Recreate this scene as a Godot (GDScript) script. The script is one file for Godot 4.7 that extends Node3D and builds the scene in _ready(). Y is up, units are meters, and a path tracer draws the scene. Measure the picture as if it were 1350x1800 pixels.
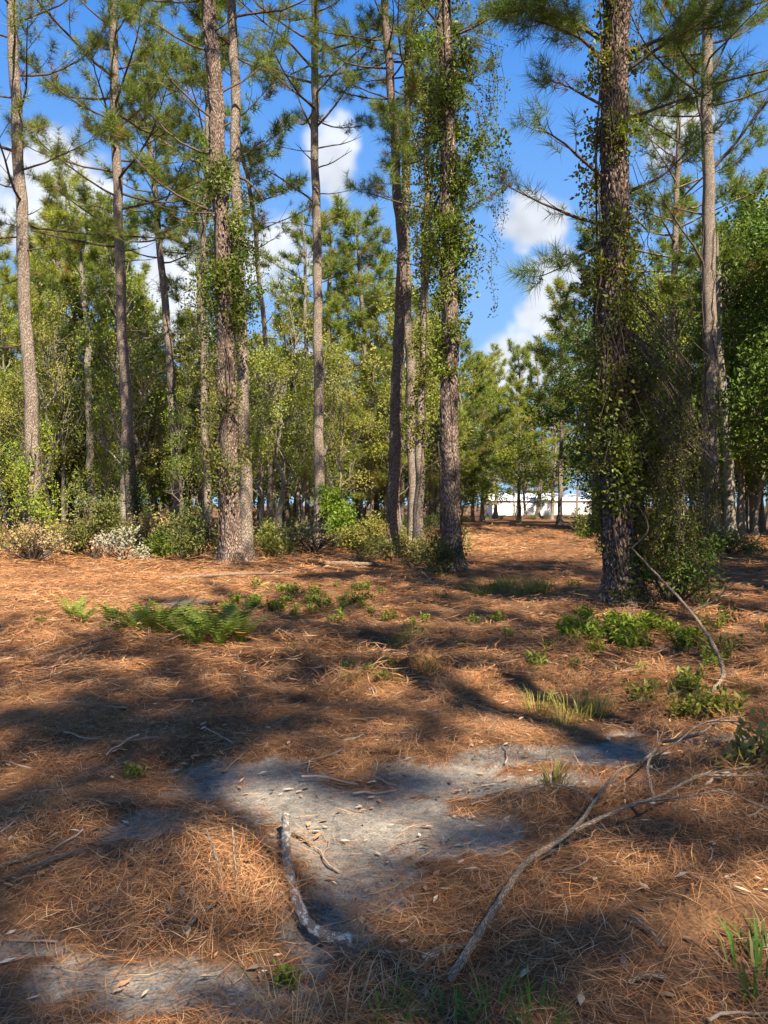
extends Node3D
# A clearing in a pine wood: straw-covered ground with bare sand, tall vine-hung pines, mixed trees behind.

var rng := RandomNumberGenerator.new()
var n_broad := FastNoiseLite.new()
var n_mid := FastNoiseLite.new()
var n_small := FastNoiseLite.new()
var n_patch := FastNoiseLite.new()
var n_plate := FastNoiseLite.new()
var used := {}
var lumps := []
var M := {}
var tuft_near := []
var tuft_far := []
var tuft_close := []
var clump_leaf := []
var clump_big := []
var clump_vine := []
var clump_mid := []

# ---------------------------------------------------------------- mesh buffers
class Buf:
	var v := PackedVector3Array()
	var c := PackedColorArray()
	var n := PackedVector3Array()
	var u := PackedVector2Array()
	var i := PackedInt32Array()
	func stamp(tv: PackedVector3Array, xf: Transform3D, col: Color) -> void:
		v.append_array(xf * tv)
		var cc := PackedColorArray()
		cc.resize(tv.size())
		cc.fill(col)
		c.append_array(cc)
	func tri(a: Vector3, b: Vector3, d: Vector3, col: Color) -> void:
		v.push_back(a); v.push_back(b); v.push_back(d)
		c.push_back(col); c.push_back(col); c.push_back(col)
	func flat_mesh(mat: Material) -> ArrayMesh:
		var a := []
		a.resize(Mesh.ARRAY_MAX)
		a[Mesh.ARRAY_VERTEX] = v
		if c.size() == v.size():
			a[Mesh.ARRAY_COLOR] = c
		var m := ArrayMesh.new()
		m.add_surface_from_arrays(Mesh.PRIMITIVE_TRIANGLES, a)
		m.surface_set_material(0, mat)
		return m
	func smooth_mesh(mat: Material) -> ArrayMesh:
		var a := []
		a.resize(Mesh.ARRAY_MAX)
		a[Mesh.ARRAY_VERTEX] = v
		a[Mesh.ARRAY_NORMAL] = n
		a[Mesh.ARRAY_TEX_UV] = u
		a[Mesh.ARRAY_INDEX] = i
		if c.size() == v.size():
			a[Mesh.ARRAY_COLOR] = c
		var m := ArrayMesh.new()
		m.add_surface_from_arrays(Mesh.PRIMITIVE_TRIANGLES, a)
		m.surface_set_material(0, mat)
		return m

func tube(b: Buf, pts: Array, rad: Array, sides: int, rough := 0.0, seed_at := 0.0, cap := true, col := Color(1, 1, 1), flare := 0.0) -> void:
	# a tapered round stem along pts; rough pushes the surface in and out (bark plates, knots)
	var n := pts.size()
	var start := b.v.size()
	var side := Vector3(1, 0, 0)
	var along := 0.0
	var girth := TAU * float(rad[0])
	for k in n:
		var t: Vector3 = ((pts[mini(k + 1, n - 1)] as Vector3) - (pts[maxi(k - 1, 0)] as Vector3)).normalized()
		side = side - t * side.dot(t)
		if side.length() < 0.05:
			side = t.cross(Vector3(0.3, 0.1, 0.9))
		side = side.normalized()
		var up := t.cross(side)
		if k > 0:
			along += (pts[k] as Vector3).distance_to(pts[k - 1])
		for j in sides + 1:
			var a := TAU * (j % sides) / sides
			var o := side * cos(a) + up * sin(a)
			var r: float = rad[k]
			if rough > 0.0:
				var s := o * girth * 0.16
				if sides >= 36:
					var wob := n_small.get_noise_3d(s.x * 12.0, along * 3.0, s.z * 12.0) * 0.35
					r *= 1.0 + rough * 1.3 * (smoothstep(0.02, 0.3, n_plate.get_noise_3d(s.x * 15.0 + wob, along * 6.5 + seed_at + wob, s.z * 15.0) + 1.0) - 0.6)
				r *= 1.0 + rough * (n_small.get_noise_3d(s.x * 90.0 + seed_at, along * 22.0, s.z * 90.0 + s.y * 40.0) * 0.8 + n_small.get_noise_3d(s.x * 260.0, along * 90.0 + seed_at, s.z * 260.0) * 0.5)
			if flare > 0.0:
				r *= 1.0 + flare * exp(-along / 0.22) * (0.5 + 0.5 * sin(a * 4.0 + seed_at) + 0.3 * sin(a * 7.0))
			b.v.push_back((pts[k] as Vector3) + o * r)
			b.n.push_back(o)
			b.u.push_back(Vector2(girth * j / sides, along))
			b.c.push_back(col)
	var w := sides + 1
	for k in n - 1:
		for j in sides:
			var p := start + k * w + j
			b.i.append_array(PackedInt32Array([p, p + w, p + 1, p + 1, p + w, p + w + 1]))
	if cap:
		for e in 2:
			var k := 0 if e == 0 else n - 1
			var mid := b.v.size()
			var t: Vector3 = ((pts[1] as Vector3) - (pts[0] as Vector3)).normalized() * -1.0 if e == 0 else ((pts[n - 1] as Vector3) - (pts[n - 2] as Vector3)).normalized()
			b.v.push_back(pts[k]); b.n.push_back(t); b.u.push_back(Vector2(0, 0)); b.c.push_back(col)
			for j in sides + 1:
				b.v.push_back(b.v[start + k * w + j]); b.n.push_back(t); b.u.push_back(Vector2(0.02, 0.02)); b.c.push_back(col)
			for j in sides:
				if e == 0:
					b.i.append_array(PackedInt32Array([mid, mid + 1 + j, mid + 2 + j]))
				else:
					b.i.append_array(PackedInt32Array([mid, mid + 2 + j, mid + 1 + j]))

func bark_normals(b: Buf, from: int, rows: int, sides: int) -> void:
	# normals of a roughened tube, from its own grid
	var w := sides + 1
	var nn := PackedVector3Array()
	for k in rows:
		for j in w:
			var jj := j % sides
			var a := b.v[from + k * w + (jj + 1) % sides] - b.v[from + k * w + (jj + sides - 1) % sides]
			var t := b.v[from + mini(k + 1, rows - 1) * w + jj] - b.v[from + maxi(k - 1, 0) * w + jj]
			nn.push_back(a.cross(t).normalized())
	for k in nn.size():
		b.n[from + k] = nn[k]

# ---------------------------------------------------------------- scene-graph helpers
func numbered(called: String) -> String:
	used[called] = used.get(called, -1) + 1
	return called if used[called] == 0 else "%s_%03d" % [called, used[called]]

func thing(called: String, label: String, category: String, at := Vector3.ZERO, group := "") -> Node3D:
	var o := Node3D.new()
	o.name = numbered(called)
	add_child(o)
	o.position = at
	o.set_meta("label", label)
	o.set_meta("category", category)
	if group:
		o.set_meta("group", group)
	return o

func part(called: String, mesh: Mesh, parent: Node3D) -> MeshInstance3D:
	var o := MeshInstance3D.new()
	o.name = called
	o.mesh = mesh
	parent.add_child(o, true)
	return o

func copy_of(src: Node3D, at: Vector3, turn: float, size: Vector3, label: String, group: String) -> Node3D:
	var o: Node3D = src.duplicate()
	o.name = numbered(String(src.name).rstrip("0123456789_"))
	add_child(o)
	o.transform = Transform3D(Basis(Vector3.UP, turn).scaled(size), at)
	if label:
		o.set_meta("label", label)
	if group:
		o.set_meta("group", group)
	return o

func jit(a: float) -> float:
	return rng.randf_range(-a, a)

func warm(c: Color, k: float) -> Color:
	return Color(c.r * k * 1.04, c.g * k * 1.03, c.b * k * 0.88)

func tint(c: Color, amount: float) -> Color:
	var k := 1.0 + jit(amount)
	return Color(c.r * k * (1.0 + jit(amount * 0.5)), c.g * k, c.b * k * (1.0 + jit(amount * 0.5)))

# ---------------------------------------------------------------- ground shape and ground cover
const MOUNDS := [[-3.6, -17.8, 0.16, 1.3], [1.4, -16.6, 0.12, 1.0], [3.3, -10.6, 0.08, 1.0], [-5.6, -11.5, 0.14, 0.9], [-4.1, -9.6, 0.13, 0.9], [5.5, -24.5, 0.22, 1.6], [3.8, -27.0, 0.18, 1.4], [7.0, -27.5, 0.2, 1.5], [5.0, -38.0, 0.3, 3.0], [-1.55, -4.6, 0.07, 0.35], [-0.9, -3.05, 0.06, 0.3], [1.6, -3.6, 0.08, 0.6], [-2.1, -5.3, 0.08, 0.5], [0.7, -2.7, 0.05, 0.5], [9.5, -14.0, 0.2, 1.2], [7.6, -13.0, 0.15, 0.9]]

func ground_y(x: float, z: float) -> float:
	var y := n_broad.get_noise_2d(x, z) * 0.16 + n_mid.get_noise_2d(x, z) * 0.075
	for m in MOUNDS:
		var q: float = ((x - m[0]) * (x - m[0]) + (z - m[1]) * (z - m[1])) / (m[3] * m[3])
		if q < 6.0:
			y += float(m[2]) * exp(-q)
	if z > -9.5 and z < -1.2:
		for m in lumps:
			var q: float = ((x - m.x) * (x - m.x) + (z - m.y) * (z - m.y)) / (m.w * m.w)
			if q < 5.0:
				y += m.z * exp(-q)
	var litter := 1.0 - sand_at(x, z)
	y += litter * (0.012 + n_small.get_noise_2d(x * 6.0, z * 6.0) * 0.022)
	return y

func on_ground(x: float, z: float, up := 0.0) -> Vector3:
	return Vector3(x, ground_y(x, z) + up, z)

const SAND := [[-0.80, -4.25, 0.42, 0.36], [-0.45, -3.95, 0.36, 0.42], [-0.22, -3.55, 0.34, 0.45], [-0.1, -3.1, 0.24, 0.4], [-0.22, -2.75, 0.2, 0.26], [-1.1, -3.5, 0.22, 0.2], [-0.7, -2.42, 0.26, 0.16], [-0.98, -2.45, 0.14, 0.12], [0.35, -4.35, 0.42, 0.3], [0.3, -3.5, 0.36, 0.3], [0.95, -4.1, 0.34, 0.18], [0.0, -3.9, 0.3, 0.3], [0.7, -4.6, 0.3, 0.16], [-0.35, -2.3, 0.2, 0.12], [-3.2, -12.3, 0.5, 0.7], [4.1, -31.0, 1.4, 1.6], [1.2, -4.6, 0.4, 0.2], [-1.3, -2.62, 0.2, 0.08], [1.9, -4.9, 0.5, 0.18]]

func sand_at(x: float, z: float) -> float:
	# 0 under pine straw, 1 on bare sand
	var s := 0.0
	for b in SAND:
		var dx: float = (x - b[0]) / b[2]
		var dz: float = (z - b[1]) / b[3]
		var q := dx * dx + dz * dz
		if q < 4.0:
			s = maxf(s, 1.25 - q * 0.85)
	if s <= 0.0:
		return 0.0
	return smoothstep(0.44, 0.62, s + n_patch.get_noise_2d(x * 1.3, z * 1.3) * 0.6 + n_small.get_noise_2d(x * 9.0, z * 9.0) * 0.5)

func ground_normal(x: float, z: float) -> Vector3:
	var e := 0.06
	return Vector3(ground_y(x - e, z) - ground_y(x + e, z), 2.0 * e, ground_y(x, z - e) - ground_y(x, z + e)).normalized()

func axis(from: float, to: float, mid: float, least: float, grow: float) -> Array:
	var a := [mid]
	var p := mid
	while p < to:
		p += maxf(least, absf(p - mid) * grow)
		a.append(p)
	p = mid
	while p > from:
		p -= maxf(least, absf(p - mid) * grow)
		a.push_front(p)
	return a

func straw_color(x: float, z: float) -> Color:
	# soil and rotted needles under the loose straw: red-brown, with tan and rusty kinds of about the same tone
	var k := n_patch.get_noise_2d(x * 0.7 + 40.0, z * 0.7) * 0.5 + 0.5
	var f := n_mid.get_noise_2d(x * 1.7 + 9.0, z * 1.7) * 0.5 + 0.5
	var c := Color(0.2, 0.092, 0.042).lerp(Color(0.21, 0.11, 0.055), smoothstep(0.3, 0.7, k))
	return c.lerp(Color(0.21, 0.122, 0.068), smoothstep(0.5, 0.8, f) * 0.7)

func make_ground() -> void:
	var xs := axis(-320.0, 320.0, 0.0, 0.05, 0.034)
	var zs := axis(-420.0, 60.0, -3.3, 0.05, 0.034)
	var b := Buf.new()
	var w := xs.size()
	for z in zs:
		for x in xs:
			b.v.push_back(Vector3(x, ground_y(x, z), z))
			var s := sand_at(x, z)
			var grain := 1.0 + n_small.get_noise_2d(x * 14.0, z * 14.0) * 0.25
			var c := straw_color(x, z)
			c = c.lerp(Color(0.30, 0.27, 0.23), s)
			b.c.push_back(Color(c.r * grain, c.g * grain, c.b * grain))
			b.u.push_back(Vector2(x, z))
	for r in zs.size():
		for q in w:
			var here := r * w + q
			var a := b.v[r * w + mini(q + 1, w - 1)] - b.v[r * w + maxi(q - 1, 0)]
			var d := b.v[mini(r + 1, zs.size() - 1) * w + q] - b.v[maxi(r - 1, 0) * w + q]
			b.n.push_back(d.cross(a).normalized())
			if r < zs.size() - 1 and q < w - 1:
				b.i.append_array(PackedInt32Array([here, here + 1, here + w, here + 1, here + w + 1, here + w]))
	var o := part("ground", b.smooth_mesh(M.ground), self)
	o.set_meta("kind", "structure")
	o.set_meta("label", "forest floor of orange pine straw with bare grey sand")
	o.set_meta("category", "ground")

func straw_clump(needles: int, reach: float, long: float, wide: float, loose: float) -> Array:
	# needles lying loosely crossed: [corners, the same needles in six shades of straw]
	var b := Buf.new()
	var lean := rng.randf() * TAU
	for k in needles:
		var a := lean + jit(1.5) if rng.randf() < 0.6 else rng.randf() * TAU
		var d := Vector3(cos(a), jit(loose), sin(a)).normalized()
		var r := reach * sqrt(rng.randf())
		var t := rng.randf() * TAU
		var mid := Vector3(cos(t) * r, rng.randf_range(0.002, 0.02 + loose * 0.1), sin(t) * r)
		var l := long * rng.randf_range(0.6, 1.15) * 0.5
		var s := d.cross(Vector3(jit(0.5), 1, jit(0.5))).normalized() * wide * 0.5 * rng.randf_range(0.7, 1.3)
		var bend := s.normalized() * jit(0.22) * l
		var c := Color(0.36, 0.165, 0.062).lerp([Color(0.17, 0.08, 0.042), Color(0.47, 0.295, 0.15), Color(0.39, 0.145, 0.045), Color(0.42, 0.255, 0.14), Color(0.22, 0.115, 0.065), Color(0.5, 0.345, 0.2)][rng.randi() % 6], rng.randf())
		b.tri(mid - d * l + bend, mid + s, mid - s, c)
		b.tri(mid - s, mid + s, mid + d * l + bend, c)
	var shades := []
	for k in 6:
		var f := 0.66 + 0.14 * k
		var cc := PackedColorArray()
		for c in b.c:
			cc.push_back(Color(c.r * f, c.g * f * (1.0 + jit(0.03)), c.b * f * (0.92 + 0.16 * rng.randf())))
		shades.append(cc)
	return [b.v, shades]

func lay_straw(called: String, label: String, clumps: Array, spots: Array) -> void:
	# spots: [clump number, Transform3D, shade 0 to 5]
	var b := Buf.new()
	for q in spots:
		var c: Array = clumps[q[0]]
		b.v.append_array((q[1] as Transform3D) * (c[0] as PackedVector3Array))
		b.c.append_array(c[1][q[2]])
	var o := part(called, b.flat_mesh(M.straw), self)
	o.set_meta("kind", "stuff")
	o.set_meta("label", label)
	o.set_meta("category", "litter")

func scatter(called: String, label: String, meshes: Array, spots: Array) -> void:
	# spots: [mesh number, Transform3D, Color]
	for k in meshes.size():
		var mine := spots.filter(func(s): return s[0] == k)
		var mm := MultiMesh.new()
		mm.transform_format = MultiMesh.TRANSFORM_3D
		mm.use_colors = true
		mm.mesh = meshes[k]
		mm.instance_count = mine.size()
		for j in mine.size():
			mm.set_instance_transform(j, mine[j][1])
			mm.set_instance_color(j, mine[j][2])
		var o := MultiMeshInstance3D.new()
		o.multimesh = mm
		o.name = numbered(called)
		add_child(o)
		o.set_meta("kind", "stuff")
		o.set_meta("label", label)
		o.set_meta("category", "litter")
		o.set_meta("group", called.replace("_", " ") + " over the forest floor")

func laid(x: float, z: float, size: float, up := 0.004) -> Transform3D:
	var n := ground_normal(x, z)
	var t := n.cross(Vector3(cos(rng.randf() * TAU), 0, 1.3)).normalized()
	var bs := Basis(t, n, t.cross(n)).rotated(n, rng.randf() * TAU)
	return Transform3D(bs.scaled(Vector3.ONE * size), on_ground(x, z, up))

func spread(lo: float, hi: float, per_m2: float, half: float) -> Array:
	# random places in a wedge of ground ahead of the camera, wider than it sees
	var out := []
	var area := (hi * hi - lo * lo) * half
	for k in int(area * per_m2):
		var d := sqrt(rng.randf_range(lo * lo, hi * hi))
		out.append(Vector2(jit(half * d + 0.6), -d))
	return out

func make_litter() -> void:
	var near := []
	for k in 6:
		near.append(straw_clump(120, 0.24, 0.14, 0.0023, 0.18))
	var spots := []
	for p in spread(1.5, 6.5, 56.0, 0.58):
		var lie := 0.4 + 0.75 * smoothstep(0.3, 0.62, n_patch.get_noise_2d(p.x * 0.9 + 17.0, p.y * 0.9) * 0.5 + 0.5)
		if rng.randf() < lie - sand_at(p.x, p.y) * lie * 0.95:
			spots.append([rng.randi() % 6, laid(p.x, p.y, rng.randf_range(0.7, 1.15)), rng.randi() % 6])
	var few := []
	for k in 4:
		few.append(straw_clump(14, 0.3, 0.13, 0.0023, 0.12))
	for p in spread(1.5, 6.0, 26.0, 0.5):
		if sand_at(p.x, p.y) > 0.2:
			spots.append([6 + rng.randi() % 4, laid(p.x, p.y, 1.0), rng.randi() % 6])
	for k in 3:
		few.append(straw_clump(60, 0.13, 0.16, 0.0023, 0.9))
	for m in lumps:
		for k in 3:
			spots.append([10 + rng.randi() % 3, laid(m.x + jit(m.w), m.y + jit(m.w), 1.0), rng.randi() % 6])
	near.append_array(few)
	lay_straw("pine_straw", "fallen brown pine needles strewn over near sand and soil", near, spots)
	var wide := []
	for k in 4:
		wide.append(straw_clump(70, 0.5, 0.24, 0.007, 0.18))
	spots = []
	for p in spread(6.0, 17.0, 15.0, 0.58) + spread(17.0, 44.0, 2.2, 0.56):
		if rng.randf() < 1.0 - sand_at(p.x, p.y) * 0.9 and (p.y > -34.0 or absf(p.x - 4.5) < 6.0):
			spots.append([rng.randi() % 4, laid(p.x, p.y, rng.randf_range(0.8, 1.3) * (1.0 if p.y > -17.0 else 1.9)), rng.randi() % 6])
	lay_straw("pine_straw_drift", "drifts of fallen pine needles between the farther trunks", wide, spots)
	# dead leaves and bark chips
	var chips := []
	for k in 3:
		var b := Buf.new()
		var l := rng.randf_range(0.02, 0.034)
		var w := l * rng.randf_range(0.3, 0.5)
		var lift := 0.004 + rng.randf() * 0.01
		for q in [[Vector3(0, 0.002, -l), Vector3(w, lift, 0), Vector3(0, 0.004, 0)], [Vector3(0, 0.002, -l), Vector3(0, 0.004, 0), Vector3(-w, lift * 0.7, 0)], [Vector3(0, 0.004, 0), Vector3(w, lift, 0), Vector3(0, lift, l)], [Vector3(0, 0.004, 0), Vector3(0, lift, l), Vector3(-w, lift * 0.7, 0)]]:
			b.tri(q[0], q[1], q[2], Color(1, 1, 1))
		chips.append(b.flat_mesh(M.straw))
	spots = []
	for p in spread(1.5, 8.0, 55.0, 0.6):
		var c: Color = [Color(0.48, 0.36, 0.24), Color(0.3, 0.17, 0.1), Color(0.2, 0.13, 0.09), Color(0.42, 0.22, 0.1), Color(0.55, 0.46, 0.36)][rng.randi() % 5]
		spots.append([rng.randi() % 3, laid(p.x, p.y, rng.randf_range(0.5, 1.2), 0.012), tint(c, 0.2)])
	scatter("dead_leaf_litter", "small dead leaves and bark chips lying in the pine straw", chips, spots)
	# short broken twigs
	var twigs := []
	for k in 4:
		var b := Buf.new()
		var pts := []
		var rad := []
		for j in 5:
			pts.append(Vector3((j - 2) * 0.035, 0.006 + jit(0.004), jit(0.008)))
			rad.append(0.0035 - j * 0.0004)
		tube(b, pts, rad, 5)
		twigs.append(b.smooth_mesh(M.twig))
	spots = []
	for p in spread(1.5, 12.0, 5.0, 0.6):
		var c: Color = [Color(0.34, 0.27, 0.21), Color(0.22, 0.16, 0.12), Color(0.4, 0.34, 0.28)][rng.randi() % 3]
		spots.append([rng.randi() % 4, laid(p.x, p.y, rng.randf_range(0.6, 2.2), 0.008), tint(c, 0.2)])
	scatter("twig_litter", "short broken twigs lying in the pine straw", twigs, spots)

# ---------------------------------------------------------------- foliage templates
func needle_tuft(count: int, long: float, wide: float, stem: float) -> PackedVector3Array:
	# pine needles round the end of a twig that runs along +y
	var v := PackedVector3Array()
	for k in count:
		var a := rng.randf() * TAU
		var t := rng.randf()
		var out := Vector3(cos(a), 0, sin(a))
		var d := (out * rng.randf_range(0.5, 1.0) + Vector3(0, rng.randf_range(0.15, 1.0) * (0.4 + t), 0)).normalized()
		var p := Vector3(0, stem * (t - 0.2), 0)
		var s := d.cross(Vector3(jit(1), jit(1), jit(1))).normalized() * wide * 0.5
		var e := p + d * long * rng.randf_range(0.75, 1.1) - Vector3(0, 0.02, 0)
		v.append_array(PackedVector3Array([p - s, p + s, e]))
	return v

func leaf_clump(count: int, reach: float, long: float, wide: float) -> PackedVector3Array:
	var v := PackedVector3Array()
	for k in count:
		var p := Vector3(jit(1), jit(1), jit(1))
		while p.length() > 1.0:
			p = Vector3(jit(1), jit(1), jit(1))
		p *= reach
		var d := (p.normalized() * 0.6 + Vector3(jit(1), jit(0.8) - 0.1, jit(1))).normalized()
		var s := d.cross(Vector3(jit(0.7), 1, jit(0.7))).normalized()
		var up := s.cross(d)
		var l := long * rng.randf_range(0.7, 1.2)
		var w := wide * rng.randf_range(0.7, 1.2) * 0.5
		var m := p + d * l * 0.45
		var e := p + d * l - up * l * 0.12
		v.append_array(PackedVector3Array([p, m + s * w + up * w * 0.35, e, p, e, m - s * w + up * w * 0.35]))
	return v

func aim(at: Vector3, dir: Vector3, size: float) -> Transform3D:
	var y := dir.normalized()
	var x := y.cross(Vector3(jit(1), jit(1), jit(1))).normalized()
	return Transform3D(Basis(x * size, y * size, x.cross(y) * size), at)

# ---------------------------------------------------------------- pines
func along(path: Array, h: float) -> Vector3:
	for k in range(1, path.size()):
		if h <= path[k].y or k == path.size() - 1:
			var a: Vector3 = path[k - 1]
			var b: Vector3 = path[k]
			return a.lerp(b, clampf((h - a.y) / maxf(b.y - a.y, 0.01), 0.0, 1.0))
	return path[0]

func limb(wood: Buf, leaves: Buf, p0: Vector3, az: float, el: float, length: float, r0: float, lift: float, bushy: float, tufts: Array, size: float, green: Color) -> void:
	var pts := [p0]
	var rad := [r0]
	var p := p0
	var n := 6
	var dirs := []
	for k in n:
		var d := Vector3(cos(az) * cos(el), sin(el), sin(az) * cos(el))
		dirs.append(d)
		p += d * length / n
		pts.append(p)
		rad.append(r0 * (1.0 - 0.75 * (k + 1.0) / n))
		el += lift / n + jit(0.13)
		az += jit(0.16)
	tube(wood, pts, rad, 5, 0.0, 0.0, false)
	var subs := int(round((3.0 + length * 1.3) * (1.0 if bushy > 0.0 else 0.6)))
	for s in subs:
		var t := lerpf(0.3, 0.98, (s + rng.randf()) / subs)
		var k := mini(int(t * n), n - 1)
		var at: Vector3 = (pts[k] as Vector3).lerp(pts[k + 1], t * n - k)
		var side := 1.0 if s % 2 == 0 else -1.0
		var d: Vector3 = dirs[k]
		var sd := (d + d.cross(Vector3.UP).normalized() * side * rng.randf_range(0.5, 1.1) + Vector3(0, rng.randf_range(-0.1, 0.55), 0)).normalized()
		var sl := length * rng.randf_range(0.2, 0.42) * (1.15 - 0.5 * t)
		var q1 := at + sd * sl * 0.5
		var q2 := q1 + (sd + Vector3(jit(0.2), 0.2 + jit(0.2), jit(0.2))).normalized() * sl * 0.5
		tube(wood, [at, q1, q2], [r0 * 0.28, r0 * 0.2, r0 * 0.1], 4, 0.0, 0.0, false)
		if bushy > 0.0:
			var m := maxi(1, int(round(bushy * rng.randf_range(2.0, 4.5))))
			for j in m:
				var u := 1.0 - rng.randf() * 0.75 if j > 0 else 1.0
				var tp := (at.lerp(q1, u * 2.0) if u < 0.5 else q1.lerp(q2, u * 2.0 - 1.0)) + Vector3(jit(0.1), jit(0.08), jit(0.1))
				var td := (sd + Vector3(jit(0.7), 0.35 + jit(0.5), jit(0.7))).normalized()
				leaves.stamp(tufts[rng.randi() % tufts.size()], aim(tp, td, size * rng.randf_range(0.7, 1.25)), tint(green, 0.22) if rng.randf() > 0.05 else tint(Color(0.24, 0.14, 0.06), 0.2))
	if bushy > 0.0:
		for j in 3:
			leaves.stamp(tufts[rng.randi() % tufts.size()], aim(p + Vector3(jit(0.1), jit(0.1), jit(0.1)), (dirs[n - 1] as Vector3) + Vector3(jit(0.5), 0.3 + jit(0.4), jit(0.5)), size * rng.randf_range(0.9, 1.2)), tint(green, 0.2))

func pine(label: String, path2: Array, z: float, r_base: float, r_top: float, height: float, crown_from: float, opt := {}, group := "") -> Node3D:
	# path2: [x, height] of the trunk in metres; it goes on straight to `height`
	rng.seed = hash(label) + int(opt.get("seed", 0))
	var x0: float = path2[0][0]
	var base := on_ground(x0, z, -0.05)
	var o := thing("pine_tree", label, "tree", base, group)
	var ctrl := []
	var zlean: float = opt.get("zlean", jit(0.02))
	for q in path2:
		ctrl.append(Vector3(q[0] - x0, maxf(q[1] - base.y, 0.0), -q[1] * zlean))
	var last: Vector3 = ctrl[-1]
	if last.y < height - 0.5:
		var d: Vector3 = (last - (ctrl[-2] as Vector3)).normalized()
		ctrl.append(last + d * (height - last.y))
	ctrl[0].y = 0.0
	# smooth trunk line
	var cv := Curve3D.new()
	for k in ctrl.size():
		var tang: Vector3 = ((ctrl[mini(k + 1, ctrl.size() - 1)] as Vector3) - (ctrl[maxi(k - 1, 0)] as Vector3)) * 0.16
		cv.add_point(ctrl[k], -tang, tang)
	var step: float = opt.get("step", 0.35)
	var total := cv.get_baked_length()
	var n := int(total / step) + 2
	var path := []
	var rad := []
	var ph := rng.randf() * 10.0
	for k in n:
		var t := float(k) / (n - 1)
		var p := cv.sample_baked(t * total)
		p += Vector3(n_mid.get_noise_2d(t * 14.0, ph), 0, n_mid.get_noise_2d(ph, t * 14.0)) * 0.09 * minf(1.0, t * 8.0)
		path.append(p)
		var r := lerpf(r_base, r_top, minf(1.0, pow(p.y / maxf((path2[-1][1] as float), 1.0), 0.85))) if p.y < path2[-1][1] else lerpf(r_top, 0.02, (p.y - path2[-1][1]) / maxf(height - (path2[-1][1] as float), 0.5))
		r *= 1.0 + 0.4 * exp(-p.y / 0.35)
		rad.append(maxf(r, 0.015))
	var sides: int = opt.get("sides", 12)
	var wood := Buf.new()
	tube(wood, path, rad, sides, opt.get("rough", 0.1), ph * 7.0, true, Color(1, 1, 1), 0.5)
	bark_normals(wood, 0, n, sides)
	var joined: bool = opt.get("joined", false)
	if not joined:
		part("trunk", wood.smooth_mesh(opt.get("bark", M.bark)), o)
	var leaves := Buf.new()
	var green := warm(opt.get("green", Color(0.105, 0.135, 0.03)), 1.4)
	var size: float = opt.get("size", 1.0)
	var tufts: Array = opt.get("tufts", tuft_near)
	for q in opt.get("limbs", []):
		# named limbs: [height, dx, dy, dz, radius, lift, bushy]
		var d := Vector3(q[1], q[2], q[3])
		var lw := wood if joined else Buf.new()
		limb(lw, leaves, along(path, float(q[0]) - base.y), atan2(d.z, d.x), asin(d.normalized().y) - float(q[5]) * 0.5, d.length(), q[4], q[5], q[6], tufts, size, green)
		if not joined:
			part("branch", lw.smooth_mesh(M.twig_bark), o)
	var dead: int = opt.get("dead", 4)
	for k in dead:
		var h := rng.randf_range(crown_from * 0.55, crown_from * 1.1)
		var lw := wood if joined else Buf.new()
		limb(lw, leaves, along(path, h), rng.randf() * TAU, jit(0.35), rng.randf_range(0.5, 1.8), 0.022, 0.3, 0.0, tufts, size, green)
		if not joined:
			part("branch", lw.smooth_mesh(M.twig_bark), o)
	var count: int = opt.get("count", 26)
	var reach: float = opt.get("reach", 2.6)
	var az := rng.randf() * TAU
	for k in count:
		var t := (k + 0.5 * rng.randf()) / count
		var h := lerpf(crown_from, height - 0.3, t)
		az += 2.4 + jit(0.5)
		var l := reach * (0.55 + 0.75 * sin(clampf(t * 1.25 + 0.18, 0.0, 1.0) * PI)) * rng.randf_range(0.65, 1.15) * (1.0 if t < 0.8 else 1.4 - t * 0.6)
		var lw := wood if joined else Buf.new()
		limb(lw, leaves, along(path, h), az, lerpf(0.0, 0.85, t) + jit(0.2), l, maxf(0.011, 0.011 * l + 0.006), 0.4, opt.get("bushy", 1.0), tufts, size, green)
		if not joined:
			part("branch", lw.smooth_mesh(M.twig_bark), o)
	if joined:
		part("trunk", wood.smooth_mesh(opt.get("bark", M.bark)), o)
	if leaves.v.size() > 0:
		part("crown", leaves.flat_mesh(M.needles), o)
	o.set_meta("path", path)
	return o

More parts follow.
